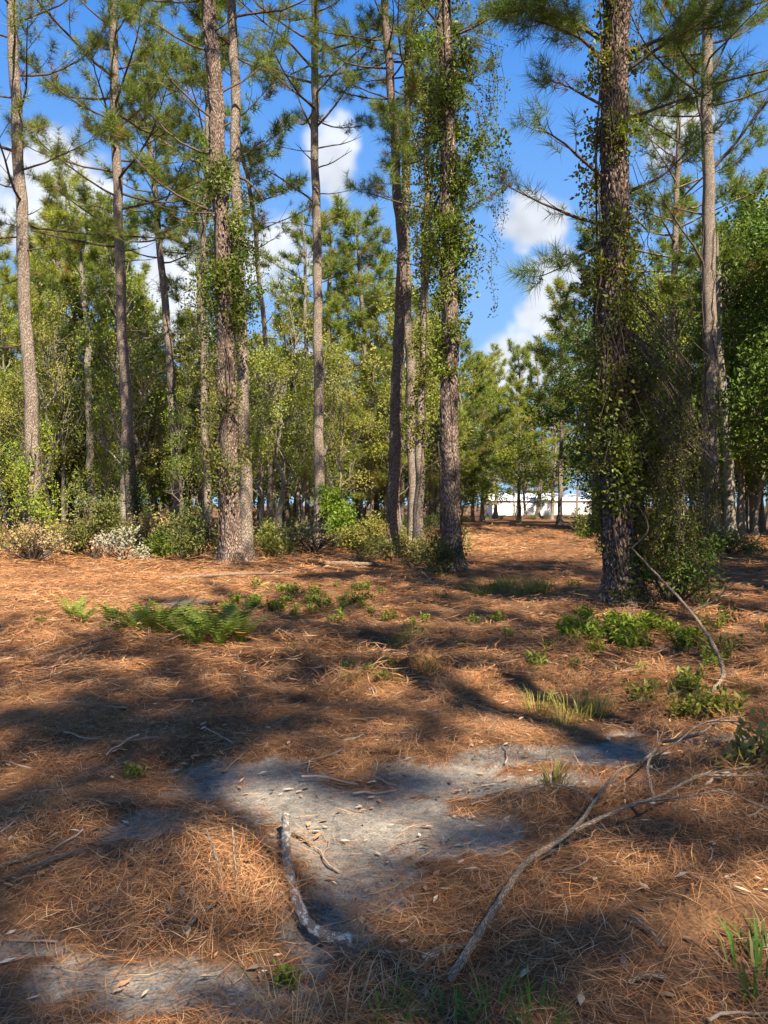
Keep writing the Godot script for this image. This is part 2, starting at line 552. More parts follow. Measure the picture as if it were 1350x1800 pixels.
# ---------------------------------------------------------------- broadleaf trees and shrubs
func oak(label: String, height: float, wide: float, low: float, clumps: int, green: Color, seed_at: int, group: String, bark: Material, tmpl: Array = clump_big) -> Node3D:
	rng.seed = seed_at
	var o := thing("broadleaf_tree", label, "tree", Vector3.ZERO, group)
	var wood := Buf.new()
	var top := height * 0.62
	var pts := []
	var rad := []
	for k in 9:
		var t := k / 8.0
		pts.append(Vector3(n_mid.get_noise_2d(t * 9.0, seed_at) * 0.7 * t, t * top, n_mid.get_noise_2d(seed_at, t * 9.0) * 0.7 * t))
		rad.append(lerpf(0.014 * height, 0.004 * height, t) * (1.0 + 0.5 * exp(-t * 12.0)))
	tube(wood, pts, rad, 8, 0.1, seed_at)
	var leaves := Buf.new()
	green = warm(green, 1.35)
	var lobes := []
	for k in 11:
		var a := k * 2.4 + jit(0.5)
		var t := (k + 0.5) / 11.0
		var h := lerpf(low, height * 0.94, t)
		var r := wide * (0.35 + 0.65 * sin(clampf(t * 0.9 + 0.15, 0.0, 1.0) * PI)) * rng.randf_range(0.45, 0.8)
		var c := Vector3(cos(a) * r, h + jit(0.5), sin(a) * r)
		var root: Vector3 = pts[clampi(int((h - 1.2) / top * 8.0), 2, 8)]
		var lw := wood
		var m := root.lerp(c, 0.55) + Vector3(jit(0.3), -0.3, jit(0.3))
		tube(lw, [root, root.lerp(m, 0.5) + Vector3(jit(0.15), jit(0.1), jit(0.15)), m, c], [height * 0.0045, height * 0.0036, height * 0.0028, height * 0.001], 5, 0.0, 0.0, false)
		for s in 4:
			tube(lw, [m, m.lerp(c, 0.6) + Vector3(jit(0.7), jit(0.5), jit(0.7)), c + Vector3(jit(1.3), jit(0.8), jit(1.3))], [height * 0.0018, height * 0.0012, height * 0.0005], 4, 0.0, 0.0, false)
		lobes.append([c, wide * rng.randf_range(0.26, 0.44)])
	for k in clumps:
		var l: Array = lobes[rng.randi() % lobes.size()]
		var d := Vector3(jit(1), jit(1), jit(1)).normalized()
		var r: float = l[1] * pow(rng.randf(), 0.4)
		var p: Vector3 = l[0] + Vector3(d.x * r * 1.15, d.y * r * 0.8, d.z * r * 1.15)
		leaves.stamp(tmpl[rng.randi() % tmpl.size()], aim(p, Vector3(jit(1), jit(1), jit(1)), rng.randf_range(0.75, 1.3)), tint(green, 0.25))
	part("trunk", wood.smooth_mesh(bark), o)
	part("crown", leaves.flat_mesh(M.leaf), o)
	return o

func shrub(called: String, label: String, at: Vector3, wide: float, tall: float, clumps: int, green: Color, tmpl: Array, size: float, seed_at: int, group := "", mat: Material = null, stems := 7) -> Node3D:
	rng.seed = seed_at
	green = warm(green, 1.2)
	var o := thing(called, label, "shrub", at, group)
	var leaves := Buf.new()
	var ends := []
	var w := Buf.new()
	for k in stems:
		var a := rng.randf() * TAU
		var r := wide * 0.5 * sqrt(rng.randf())
		var e := Vector3(cos(a) * r, tall * rng.randf_range(0.3, 1.15) * (1.0 - 0.35 * r / wide), sin(a) * r)
		var m := e * 0.5 + Vector3(jit(0.1), tall * 0.08, jit(0.1)) * Vector3(wide, 1, wide)
		tube(w, [Vector3(jit(0.05), -0.05, jit(0.05)), m, e], [0.012 + tall * 0.006, 0.009 + tall * 0.003, 0.003], 5, 0.0, 0.0, false)
		for s in 3:
			var f := m.lerp(e, rng.randf())
			tube(w, [f, f + Vector3(jit(0.2) * wide, rng.randf() * 0.2 * tall, jit(0.2) * wide)], [0.006, 0.002], 4, 0.0, 0.0, false)
		ends.append(e); ends.append(m.lerp(e, 0.55))
	for k in clumps:
		var e: Vector3 = ends[rng.randi() % ends.size()]
		var p := e + Vector3(jit(1), jit(0.8), jit(1)) * Vector3(wide, tall, wide) * rng.randf_range(0.04, 0.2)
		p.y = maxf(p.y, 0.03)
		leaves.stamp(tmpl[rng.randi() % tmpl.size()], aim(p, Vector3(jit(1), jit(1), jit(1)), size * rng.randf_range(0.7, 1.25)), tint(green, 0.24))
	part("stem", w.smooth_mesh(M.twig_bark), o)
	part("foliage", leaves.flat_mesh(mat if mat else M.leaf), o)
	return o

func vine(label: String, tree: Node3D, h0: float, h1: float, r_trunk: float, wide: float, clumps: int, green: Color, strands: int, lean := 0.0, at_side := Vector3.ZERO, size := 1.0) -> void:
	# leafy climbers on a trunk, with strands that hang clear of it
	rng.seed = hash(label)
	green = warm(green, 1.25)
	var o := thing("climbing_vine", label, "vine", tree.position, "vines climbing the pines")
	var path: Array = tree.get_meta("path")
	var stem := Buf.new()
	for s in 3:
		var pts := []
		var rad := []
		var a := rng.randf() * TAU
		var h := 0.0 if s == 0 else h0 * rng.randf()
		while h < h1:
			var c := along(path, h)
			pts.append(c + Vector3(cos(a), 0, sin(a)) * (r_trunk + 0.02))
			rad.append(0.014)
			a += jit(0.5)
			h += 0.45
		if pts.size() > 2:
			tube(stem, pts, rad, 5, 0.0, 0.0, false)
	var leaves := Buf.new()
	for k in clumps / 9:
		var t := rng.randf()
		var h := lerpf(h0, h1, t)
		var a := rng.randf() * TAU
		var bulge := clampf(0.5 + 1.1 * n_patch.get_noise_2d(h * 0.45 + label.length(), r_trunk * 90.0 + cos(a)), 0.1, 1.25) * (0.35 + 0.65 * sin(PI * clampf(t * 1.1, 0.0, 1.0)))
		if rng.randf() > bulge * 1.8:
			continue
		var r := r_trunk + 0.02 + 1.3 * wide * bulge * pow(rng.randf(), 1.3)
		var foot := along(path, h + 0.1)
		var p := foot + Vector3(cos(a) * r + lean * rng.randf() * sin(t * PI), -0.1, sin(a) * r) + at_side * rng.randf()
		tube(stem, [foot + Vector3(cos(a), 0, sin(a)) * r_trunk * 0.9, foot.lerp(p, 0.5) + Vector3(jit(0.05), 0.08, jit(0.05)), p, p + Vector3(jit(0.12), -0.3, jit(0.12))], [0.006, 0.005, 0.004, 0.002], 4, 0.0, 0.0, false)
		var m := 9 + rng.randi() % 8
		var mat_tint := tint(green, 0.25)
		for q in m:
			var u := rng.randf()
			var at := p.lerp(foot + Vector3(cos(a), 0, sin(a)) * r_trunk, u * 0.7) + Vector3(jit(0.16), jit(0.3) - 0.08, jit(0.16)) * size
			leaves.stamp(clump_vine[rng.randi() % clump_vine.size()], aim(at, Vector3(jit(1), -0.5, jit(1)), size * rng.randf_range(0.4, 1.1)), tint(mat_tint, 0.2))
	for s in strands:
		var h := lerpf(h0, h1, rng.randf_range(0.25, 1.0))
		var a := rng.randf() * TAU
		var p := along(path, h) + Vector3(cos(a), 0, sin(a)) * (r_trunk + wide * rng.randf_range(0.5, 1.1)) + Vector3(lean * rng.randf(), 0, 0) + at_side * rng.randf_range(0.4, 1.0)
		var drop := rng.randf_range(0.5, 1.6)
		var w := Buf.new()
		var root := along(path, h + 0.4 + at_side.length() * 0.9) + Vector3(cos(a), 0, sin(a)) * r_trunk
		var pts := [root, root.lerp(p, 0.35) + Vector3(jit(0.08), 0.12, jit(0.08)), root.lerp(p, 0.75) + Vector3(jit(0.06), 0.04, jit(0.06))]
		var rad := [0.007, 0.006, 0.006]
		for j in 6:
			pts.append(p + Vector3(jit(0.06), -drop * j / 5.0, jit(0.06)))
			rad.append(0.005)
			if rng.randf() < 0.8:
				leaves.stamp(clump_vine[rng.randi() % clump_vine.size()], aim(pts[-1], Vector3(jit(1), -1, jit(1)), size * rng.randf_range(0.35, 0.7)), tint(green, 0.3))
		tube(w, pts, rad, 4, 0.0, 0.0, false)
		part("strand", w.smooth_mesh(M.twig_bark), o)
	part("stem", stem.smooth_mesh(M.twig_bark), o)
	part("foliage", leaves.flat_mesh(M.leaf), o)

# ---------------------------------------------------------------- small plants
func fern(green: Color, tall: float, fronds: int, seed_at: int) -> Node3D:
	rng.seed = seed_at
	var o := thing("fern", "", "fern")
	for f in fronds:
		var b := Buf.new()
		var a := TAU * f / fronds + jit(0.4)
		var out := Vector3(cos(a), 0, sin(a))
		var l := tall * rng.randf_range(0.7, 1.15)
		var p := Vector3(jit(0.02), 0, jit(0.02))
		var el := rng.randf_range(1.15, 1.5)
		var c := tint(green, 0.25)
		var n := 13
		for k in n:
			var d := out * cos(el) + Vector3(0, sin(el), 0)
			var side := d.cross(Vector3.UP).normalized()
			if side.length() < 0.5:
				side = out.cross(Vector3.UP)
			var q := p + d * l / n
			b.tri(p - side * 0.003, p + side * 0.003, q, c)
			var w := l * 0.24 * sin(PI * clampf((k + 1.5) / (n + 1.5), 0.0, 1.0))
			for s in [-1.0, 1.0]:
				var tip: Vector3 = q + side * s * w + d * w * 0.35 - Vector3(0, w * 0.25, 0)
				b.tri(p + d * l / n * 0.25, q, tip, c)
			p = q
			el -= 0.075 + jit(0.03)
		part("frond", b.flat_mesh(M.leaf), o)
	return o

func herb(called: String, category: String, green: Color, tall: float, stems: int, leaf: float, seed_at: int) -> Node3D:
	# a low leafy plant: several stems set with pointed leaves
	rng.seed = seed_at
	var o := thing(called, "", category)
	var b := Buf.new()
	for s in stems:
		var a := rng.randf() * TAU
		var r := tall * 0.7 * sqrt(rng.randf())
		var foot := Vector3(cos(a) * r * 0.6, 0, sin(a) * r * 0.6)
		var head := Vector3(cos(a) * r, tall * rng.randf_range(0.5, 1.0), sin(a) * r)
		b.tri(foot - Vector3(0.004, 0, 0), foot + Vector3(0.004, 0, 0), head, Color(0.12, 0.1, 0.05))
		var m := 7 + rng.randi() % 5
		for k in m:
			var p := foot.lerp(head, lerpf(0.25, 1.0, (k + 1.0) / m))
			var d := Vector3(jit(1), rng.randf_range(-0.1, 0.8), jit(1)).normalized()
			var sd := d.cross(Vector3(jit(0.4), 1, jit(0.4))).normalized()
			var l := leaf * rng.randf_range(0.6, 1.2)
			var c := tint(green, 0.28)
			var e := p + d * l
			var mid := p + d * l * 0.45 + Vector3(0, l * 0.08, 0)
			b.tri(p, mid + sd * l * 0.2, e, c)
			b.tri(p, e, mid - sd * l * 0.2, c)
	part("foliage", b.flat_mesh(M.leaf), o)
	return o

func grass(green: Color, tall: float, wide: float, blades: int, thick: float, seed_at: int, called := "grass_tuft") -> Node3D:
	rng.seed = seed_at
	var o := thing(called, "", "grass")
	var b := Buf.new()
	for k in blades:
		var a := rng.randf() * TAU
		var out := Vector3(cos(a), 0, sin(a))
		var p := out * wide * 0.4 * sqrt(rng.randf())
		var l := tall * rng.randf_range(0.5, 1.1)
		var el := rng.randf_range(0.7, 1.5)
		var s := out.cross(Vector3.UP) * thick * 0.5
		var c := tint(green, 0.3)
		if rng.randf() < 0.25:
			c = c.lerp(Color(0.35, 0.26, 0.12), 0.7)
		var m := p + (out * cos(el) + Vector3(0, sin(el), 0)) * l * 0.55
		var e := m + (out * cos(el - 0.6) + Vector3(0, sin(el - 0.6), 0)) * l * 0.45
		b.tri(p - s, p + s, m + s * 0.8, c); b.tri(p - s, m + s * 0.8, m - s * 0.8, c); b.tri(m - s * 0.8, m + s * 0.8, e, c)
	part("blades", b.flat_mesh(M.leaf), o)
	return o

func plant_at(src: Node3D, x: float, z: float, size: float, label: String, group := "", first := false) -> void:
	var turn := rng.randf() * TAU
	if first:
		src.transform = Transform3D(Basis(Vector3.UP, turn).scaled(Vector3.ONE * size), on_ground(x, z, -0.005))
		src.set_meta("label", label)
		if group:
			src.set_meta("group", group)
	else:
		copy_of(src, on_ground(x, z, -0.005), turn, Vector3.ONE * size, label, group)

func stick(called: String, label: String, pts3: Array, r0: float, r1: float, mat: Material, rough := 0.12, sides := 9, group := "") -> Node3D:
	rng.seed = hash(label) + pts3.size()
	var at: Vector3 = pts3[0]
	var o := thing(called, label, "branch", at, group)
	part("wood", bough(pts3, at, r0, r1, mat, rough, sides), o)
	return o

func bough(pts3: Array, at: Vector3, r0: float, r1: float, mat: Material, rough := 0.12, sides := 9) -> ArrayMesh:
	var cv := Curve3D.new()
	for k in pts3.size():
		var t: Vector3 = ((pts3[mini(k + 1, pts3.size() - 1)] as Vector3) - (pts3[maxi(k - 1, 0)] as Vector3)) * 0.16
		cv.add_point((pts3[k] as Vector3) - at, -t, t)
	cv.bake_interval = 0.02
	var total := cv.get_baked_length()
	var n := clampi(int(total / 0.03), 4, 90)
	var path := []
	var rad := []
	for k in n:
		var t := float(k) / (n - 1)
		path.append(cv.sample_baked(t * total) + Vector3(jit(1), jit(0.6), jit(1)) * r0 * 0.2)
		rad.append(lerpf(r0, r1, t) * (1.0 + jit(0.12)))
	var b := Buf.new()
	tube(b, path, rad, sides, rough, rng.randf() * 50.0)
	bark_normals(b, 0, n, sides)
	return b.smooth_mesh(mat)

# ---------------------------------------------------------------- materials
func grey_image(size: int, f: Callable) -> ImageTexture:
	var im := Image.create(size, size, false, Image.FORMAT_RGB8)
	for y in size:
		for x in size:
			im.set_pixel(x, y, f.call(x, y))
	return ImageTexture.create_from_image(im)

func seamless(kind: int, freq: float, seed_at: int, size: int, ret := -1) -> Image:
	var n := FastNoiseLite.new()
	n.noise_type = kind
	n.frequency = freq
	n.seed = seed_at
	n.fractal_octaves = 4
	if ret >= 0:
		n.fractal_type = FastNoiseLite.FRACTAL_NONE
		n.cellular_return_type = ret
	return n.get_seamless_image(size, size)

func bark_material(plate: Color, plate2: Color, crack: Color, scale: Vector2, relief: float) -> StandardMaterial3D:
	var size := 384
	var edge := seamless(FastNoiseLite.TYPE_CELLULAR, 0.04, 5, size, FastNoiseLite.RETURN_DISTANCE2_SUB)
	var cell := seamless(FastNoiseLite.TYPE_CELLULAR, 0.04, 5, size, FastNoiseLite.RETURN_CELL_VALUE)
	var fine := seamless(FastNoiseLite.TYPE_SIMPLEX_SMOOTH, 0.09, 9, size)
	var blot := seamless(FastNoiseLite.TYPE_SIMPLEX_SMOOTH, 0.012, 13, size)
	var col := Image.create(size, size, false, Image.FORMAT_RGB8)
	var hgt := Image.create(size, size, false, Image.FORMAT_RGB8)
	for y in size:
		for x in size:
			var e := edge.get_pixel(x, y).r
			var f := fine.get_pixel(x, y).r
			var k := smoothstep(0.08, 0.34, e + (f - 0.5) * 0.25)
			var c := plate.lerp(plate2, clampf(cell.get_pixel(x, y).r * 0.7 + (blot.get_pixel(x, y).r - 0.5) * 1.4, 0.0, 1.0))
			c = crack.lerp(c, k) * (0.75 + 0.5 * f)
			col.set_pixel(x, y, Color(c.r, c.g, c.b).linear_to_srgb())
			var h := k * 0.75 + f * 0.25
			hgt.set_pixel(x, y, Color(h, h, h))
	var m := StandardMaterial3D.new()
	m.albedo_texture = ImageTexture.create_from_image(col)
	m.heightmap_enabled = true
	m.heightmap_texture = ImageTexture.create_from_image(hgt)
	m.heightmap_scale = relief
	m.uv1_scale = Vector3(scale.x, scale.y, 1)
	m.roughness = 0.95
	m.metallic_specular = 0.25
	return m

func lichen_material() -> StandardMaterial3D:
	# grey-brown bark with crusts of whitish lichen
	var size := 384
	var crust := seamless(FastNoiseLite.TYPE_SIMPLEX_SMOOTH, 0.02, 41, size)
	var fine := seamless(FastNoiseLite.TYPE_SIMPLEX_SMOOTH, 0.12, 42, size)
	var col := Image.create(size, size, false, Image.FORMAT_RGB8)
	for y in size:
		for x in size:
			var f := fine.get_pixel(x, y).r
			var k := smoothstep(0.5, 0.62, crust.get_pixel(x, y).r + (f - 0.5) * 0.45)
			var c := Color(0.2, 0.15, 0.11).lerp(Color(0.5, 0.48, 0.42), k) * (0.65 + 0.7 * f)
			col.set_pixel(x, y, Color(c.r, c.g, c.b).linear_to_srgb())
	var m := StandardMaterial3D.new()
	m.albedo_texture = ImageTexture.create_from_image(col)
	m.heightmap_enabled = true
	m.heightmap_texture = ImageTexture.create_from_image(fine)
	m.heightmap_scale = 0.4
	m.uv1_scale = Vector3(4.0, 2.2, 1)
	m.roughness = 0.95
	return m

func plain(c: Color, rough: float, vertex := false, back := Color(0, 0, 0)) -> StandardMaterial3D:
	var m := StandardMaterial3D.new()
	m.albedo_color = c.linear_to_srgb()
	m.roughness = rough
	m.metallic_specular = 0.3
	m.vertex_color_use_as_albedo = vertex
	if back.r + back.g > 0.0:
		m.backlight_enabled = true
		m.backlight = back.linear_to_srgb()
	m.cull_mode = BaseMaterial3D.CULL_DISABLED
	return m

func make_materials() -> void:
	var g := plain(Color(1, 1, 1), 0.95, true)
	var grain := seamless(FastNoiseLite.TYPE_SIMPLEX_SMOOTH, 0.11, 3, 512)
	var coarse := seamless(FastNoiseLite.TYPE_SIMPLEX_SMOOTH, 0.03, 4, 512)
	var gi := Image.create(512, 512, false, Image.FORMAT_RGB8)
	for y in 512:
		for x in 512:
			var v := 0.62 + 0.6 * (grain.get_pixel(x, y).r - 0.5) + 0.5 * (coarse.get_pixel(x, y).r - 0.5)
			v = clampf(v, 0.1, 1.0)
			gi.set_pixel(x, y, Color(v, v, v).linear_to_srgb())
	g.albedo_texture = ImageTexture.create_from_image(gi)
	g.heightmap_enabled = true
	g.heightmap_texture = g.albedo_texture
	g.heightmap_scale = 1.2
	g.uv1_scale = Vector3(1.1, 1.1, 1)
	g.albedo_color = Color(1, 1, 1)
	M.ground = g
	M.straw = plain(Color(1, 1, 1), 0.7, true)
	M.twig = plain(Color(1, 1, 1), 0.85, true)
	M.needles = plain(Color(1, 1, 1), 0.5, true, Color(0.55, 0.6, 0.3))
	M.leaf = plain(Color(1, 1, 1), 0.45, true, Color(0.6, 0.7, 0.3))
	M.bark = bark_material(Color(0.385, 0.34, 0.285), Color(0.315, 0.25, 0.19), Color(0.14, 0.10, 0.075), Vector2(1.9, 0.75), 2.0)
	M.bark_red = bark_material(Color(0.29, 0.24, 0.205), Color(0.27, 0.185, 0.14), Color(0.095, 0.062, 0.045), Vector2(1.5, 0.6), 2.6)
	M.bark_dark = bark_material(Color(0.205, 0.165, 0.14), Color(0.19, 0.13, 0.095), Color(0.075, 0.052, 0.04), Vector2(1.5, 0.6), 2.6)
	M.bark_pale = bark_material(Color(0.42, 0.385, 0.31), Color(0.3, 0.27, 0.2), Color(0.13, 0.11, 0.085), Vector2(3.0, 1.6), 1.2)
	M.twig_bark = bark_material(Color(0.17, 0.135, 0.11), Color(0.11, 0.085, 0.07), Color(0.07, 0.05, 0.04), Vector2(6.0, 3.0), 0.5)
	M.dry_wood = bark_material(Color(0.36, 0.29, 0.215), Color(0.25, 0.18, 0.13), Color(0.14, 0.1, 0.07), Vector2(9.0, 2.2), 0.5)
	M.pale_wood = bark_material(Color(0.4, 0.325, 0.245), Color(0.29, 0.22, 0.155), Color(0.17, 0.125, 0.09), Vector2(9.0, 2.2), 0.4)
	M.lichen_wood = lichen_material()

# ---------------------------------------------------------------- sky
func make_sky() -> PanoramaSkyMaterial:
	var w := 2048
	var h := 1024
	var n1 := FastNoiseLite.new()
	n1.seed = 21
	n1.frequency = 2.2
	n1.fractal_octaves = 5
	var n2 := FastNoiseLite.new()
	n2.seed = 8
	n2.frequency = 6.5
	n2.fractal_octaves = 4
	var n3 := FastNoiseLite.new()
	n3.seed = 15
	n3.frequency = 17.0
	n3.fractal_octaves = 4
	# cumulus heads all round the sky: [azimuth from ahead, elevation, half width, half height] in degrees
	var heads := [[-4.0, 23.0, 2.2, 4.0], [-8.0, 18.0, 5.5, 4.0], [-22.5, 20.5, 3.6, 3.2], [-24.0, 17.5, 5.0, 2.5], [-14.5, 14.5, 3.2, 5.0], [12.3, 13.6, 2.4, 3.6], [11.0, 9.5, 5.0, 3.0], [20.0, 24.0, 3.0, 3.0], [10.5, 19.5, 2.5, 2.0], [-9.0, 9.5, 4.5, 2.2]]
	var r := RandomNumberGenerator.new()
	r.seed = 77
	for k in 34:
		var az := r.randf_range(33.0, 327.0)
		heads.append([az if az < 180.0 else az - 360.0, r.randf_range(7.0, 44.0), r.randf_range(2.5, 6.0), r.randf_range(2.0, 4.5)])
	var im := Image.create(w, h, false, Image.FORMAT_RGBF)
	for y in h:
		var el := 90.0 - (y + 0.5) / h * 180.0
		var near := []
		for q in heads:
			if absf(el - q[1]) < q[3] * 2.2:
				near.append(q)
		var t := clampf(el / 60.0, 0.0, 1.0)
		var base := Color(0.44, 0.70, 0.95).lerp(Color(0.06, 0.28, 0.82), pow(clampf(t * 1.7, 0.0, 1.0), 0.7))
		base = base.lerp(Color(0.045, 0.19, 0.60), smoothstep(0.3, 1.0, t))
		if el < 0.0:
			base = Color(0.36, 0.62, 0.86)
		for x in w:
			if near.is_empty() or el < 0.0:
				im.set_pixel(x, y, base)
				continue
			var az := wrapf((x + 0.5) / w * 360.0, -180.0, 180.0)   # 0 looks along -z
			var cover := -1.0
			for q in near:
				var dx: float = wrapf(az - q[0], -180.0, 180.0) / q[2]
				var dy: float = (el - q[1]) / q[3]
				if dy < 0.0:
					dy *= 1.2
				cover = maxf(cover, 1.0 - (dx * dx + dy * dy) * 0.6)
			if cover <= -0.5:
				im.set_pixel(x, y, base)
				continue
			var a := deg_to_rad(az)
			var e := deg_to_rad(el)
			var d := Vector3(sin(a) * cos(e), sin(e), -cos(a) * cos(e))
			var k := n1.get_noise_3dv(d) * 0.8 + n2.get_noise_3dv(d) * 0.6
			var c := smoothstep(0.32, 0.9, cover + (k + n3.get_noise_3dv(d) * 0.5) * 1.1)
			var body := 0.9 + 0.3 * n2.get_noise_3dv(d * 0.7) + 0.2 * n3.get_noise_3dv(d)
			im.set_pixel(x, y, base.lerp(Color(0.84, 0.88, 0.95) * body, c * 0.95))
	var m := PanoramaSkyMaterial.new()
	m.panorama = ImageTexture.create_from_image(im)
	return m

# ---------------------------------------------------------------- the scene
func _ready() -> void:
	var cam := Camera3D.new()
	cam.name = "camera"
	cam.fov = 66.98
	cam.near = 0.05
	cam.far = 900.0
	cam.position = Vector3(0, 1.5, 0)
	cam.rotation_degrees = Vector3(-0.63, 0, 0)
	add_child(cam)
	cam.current = true
	var env := Environment.new()
	env.background_mode = Environment.BG_SKY
	env.sky = Sky.new()
	env.sky.sky_material = make_sky()
	env.background_energy_multiplier = 0.36
	env.tonemap_mode = Environment.TONE_MAPPER_LINEAR
	env.tonemap_exposure = 3.2
	env.sdfgi_enabled = true
	env.ssao_enabled = true
	env.ssil_enabled = true
	var we := WorldEnvironment.new()
	we.name = "environment"
	we.environment = env
	add_child(we)
	var sun := DirectionalLight3D.new()
	sun.name = "sun"
	sun.light_energy = 1.6
	sun.light_color = Color(1.0, 0.94, 0.85)
	sun.light_angular_distance = 0.53
	sun.shadow_enabled = true
	add_child(sun)
	var az := deg_to_rad(29.0)
	var el := deg_to_rad(50.0)
	sun.look_at_from_position(Vector3(sin(az) * cos(el), sin(el), cos(az) * cos(el)) * 50.0, Vector3.ZERO)

	rng.seed = 11
	n_broad.frequency = 0.05
	n_broad.seed = 2
	n_mid.frequency = 0.45
	n_mid.seed = 3
	n_small.frequency = 0.5
	n_small.seed = 4
	n_small.fractal_octaves = 3
	n_patch.frequency = 1.3
	n_patch.seed = 6
	n_plate.noise_type = FastNoiseLite.TYPE_CELLULAR
	n_plate.cellular_return_type = FastNoiseLite.RETURN_DISTANCE2_SUB
	n_plate.frequency = 1.0
	n_plate.fractal_type = FastNoiseLite.FRACTAL_NONE
	for k in 110:
		var d := sqrt(rng.randf_range(3.6, 80.0))
		var lx := jit(0.55 * d)
		if sand_at(lx, -d) < 0.05:
			lumps.append(Vector4(lx, -d, rng.randf_range(0.025, 0.075), rng.randf_range(0.1, 0.32)))
	make_materials()
	for k in 3:
		tuft_near.append(needle_tuft(52, 0.27, 0.010, 0.24))
		tuft_close.append(needle_tuft(72, 0.24, 0.0062, 0.24))
		tuft_far.append(needle_tuft(30, 0.36, 0.022, 0.3))
		clump_leaf.append(leaf_clump(22, 0.2, 0.085, 0.05))
		clump_big.append(leaf_clump(30, 0.5, 0.17, 0.09))
		clump_mid.append(leaf_clump(46, 0.42, 0.105, 0.055))
		clump_vine.append(leaf_clump(18, 0.22, 0.1, 0.07))
	make_ground()
	make_litter()
	make_near_trees()
	make_far_wood()
	make_mid_plants()
	make_small_plants()
	make_fallen_wood()
	make_odds()

func make_near_trees() -> void:
	var p1 := pine("straight sunlit pine with a yellow-green vine skirt low on its trunk", [[-8.93, 0.03], [-9.07, 2.75], [-9.22, 7.16], [-9.37, 11.57], [-9.44, 14.51]], -20.0, 0.19, 0.12, 20.0, 8.2, {"count": 26, "reach": 2.4, "dead": 6, "bushy": 1.0, "green": Color(0.12, 0.145, 0.035)})
	var p2 := pine("pine with dark leafy vines wrapping the foot of its pale trunk", [[-8.39, -0.03], [-8.55, 3.51], [-8.79, 9.24], [-8.93, 14.6], [-9.0, 18.42]], -26.0, 0.205, 0.13, 24.0, 10.0, {"count": 44, "reach": 3.3, "dead": 6, "bushy": 1.5, "green": Color(0.11, 0.135, 0.03)})
	var p3 := pine("slim crooked pine with sunlit bark behind the silver-leaved shrubs", [[-9.24, 0.08], [-9.52, 6.26], [-10.04, 12.69], [-10.37, 16.56]], -35.0, 0.24, 0.13, 21.0, 12.0, {"count": 34, "reach": 3.0, "dead": 6, "tufts": tuft_far, "size": 0.9, "bushy": 1.4})
	var p4a := pine("thick pine with plated bark and hanging vines on a straw mound", [[-3.57, 0.18], [-3.61, 2.62], [-3.67, 5.27], [-3.77, 7.92], [-3.9, 10.57], [-4.06, 13.21]], -18.0, 0.235, 0.155, 21.0, 13.2, {"count": 26, "dead": 3, "bushy": 1.4, "sides": 40, "step": 0.07, "bark": M.bark_red, "reach": 3.0, "rough": 0.13, "limbs": [[8.2, -2.6, 1.7, 0.5, 0.035, 0.5, 1.4], [9.6, -2.4, 1.6, -0.6, 0.035, 0.5, 1.4], [11.0, 1.4, 1.8, -0.8, 0.03, 0.3, 1.2], [10.4, -1.9, 1.6, 0.8, 0.03, 0.3, 1.5], [12.0, -2.4, 1.0, 0.3, 0.03, 0.3, 1.5]]})
	var p4b := pine("grey pine standing close behind the thick vine-hung pine", [[-3.48, 0.35], [-3.51, 2.72], [-3.6, 5.59], [-3.73, 8.45], [-3.77, 11.32], [-3.87, 14.19]], -19.6, 0.17, 0.115, 20.0, 13.0, {"count": 18, "dead": 3, "step": 0.2, "limbs": [[9.8, 0.7, -0.8, 0.1, 0.05, -0.9, 0.0]]})
	var p5 := pine("tall straight pine with many bare side branches above a bright bush", [[-2.28, 0.11], [-2.28, 5.17], [-2.36, 10.14], [-2.42, 15.1], [-2.44, 19.07]], -27.0, 0.2, 0.12, 24.0, 15.0, {"count": 30, "reach": 3.2, "dead": 7, "bushy": 1.2, "limbs": [[12.0, -2.1, 1.6, 0.4, 0.045, 0.1, 0.0], [14.6, 2.2, 2.3, 0.5, 0.045, 0.1, 0.8], [13.2, 1.3, 0.6, 0.2, 0.03, 0.3, 0.0], [13.9, 1.7, 0.9, -0.3, 0.03, 0.4, 0.0], [13.4, -0.7, 0.6, 0.1, 0.03, 0.0, 0.0], [14.3, -1.0, 2.5, 0.3, 0.04, 0.0, 0.6], [15.4, -2.2, 1.6, 0.2, 0.04, 0.2, 0.9], [9.2, 1.4, 0.4, 0.3, 0.025, 0.2, 0.0]]})
	pine("bent reddish pine swaying near the vine-wrapped trunk", [[0.23, 0.04], [0.39, 4.76], [0.55, 8.65], [0.41, 10.94], [0.3, 13.59], [0.02, 17.12]], -24.0, 0.21, 0.115, 22.0, 13.8, {"count": 26, "reach": 2.4, "dead": 3, "bark": M.bark_red, "bushy": 1.2})
	var p6b := pine("slender pine rising just behind the bent reddish pine", [[0.97, 0.12], [0.86, 4.9], [0.72, 9.5], [0.75, 12.25], [0.83, 15.93], [0.86, 17.77]], -25.2, 0.17, 0.11, 21.0, 13.5, {"count": 26, "reach": 2.2, "dead": 4, "bushy": 1.3})
	var p6c := pine("thin grey pine between the bent pine and the vine-wrapped trunk", [[0.98, -0.1], [1.07, 3.78], [1.17, 6.32], [1.2, 8.35], [1.23, 10.55]], -22.6, 0.16, 0.085, 14.5, 9.8, {"count": 18, "reach": 1.8, "dead": 4, "bushy": 1.2})
	var p7 := pine("dark pine trunk thickly wrapped in climbing vines by the clearing", [[1.46, 0.01], [1.4, 2.53], [1.4, 6.17], [1.36, 8.6], [1.32, 11.02], [1.3, 12.24]], -16.5, 0.205, 0.14, 20.0, 11.2, {"count": 28, "reach": 2.6, "dead": 3, "bushy": 1.3, "sides": 36, "step": 0.07, "rough": 0.11, "bark": M.bark_red})
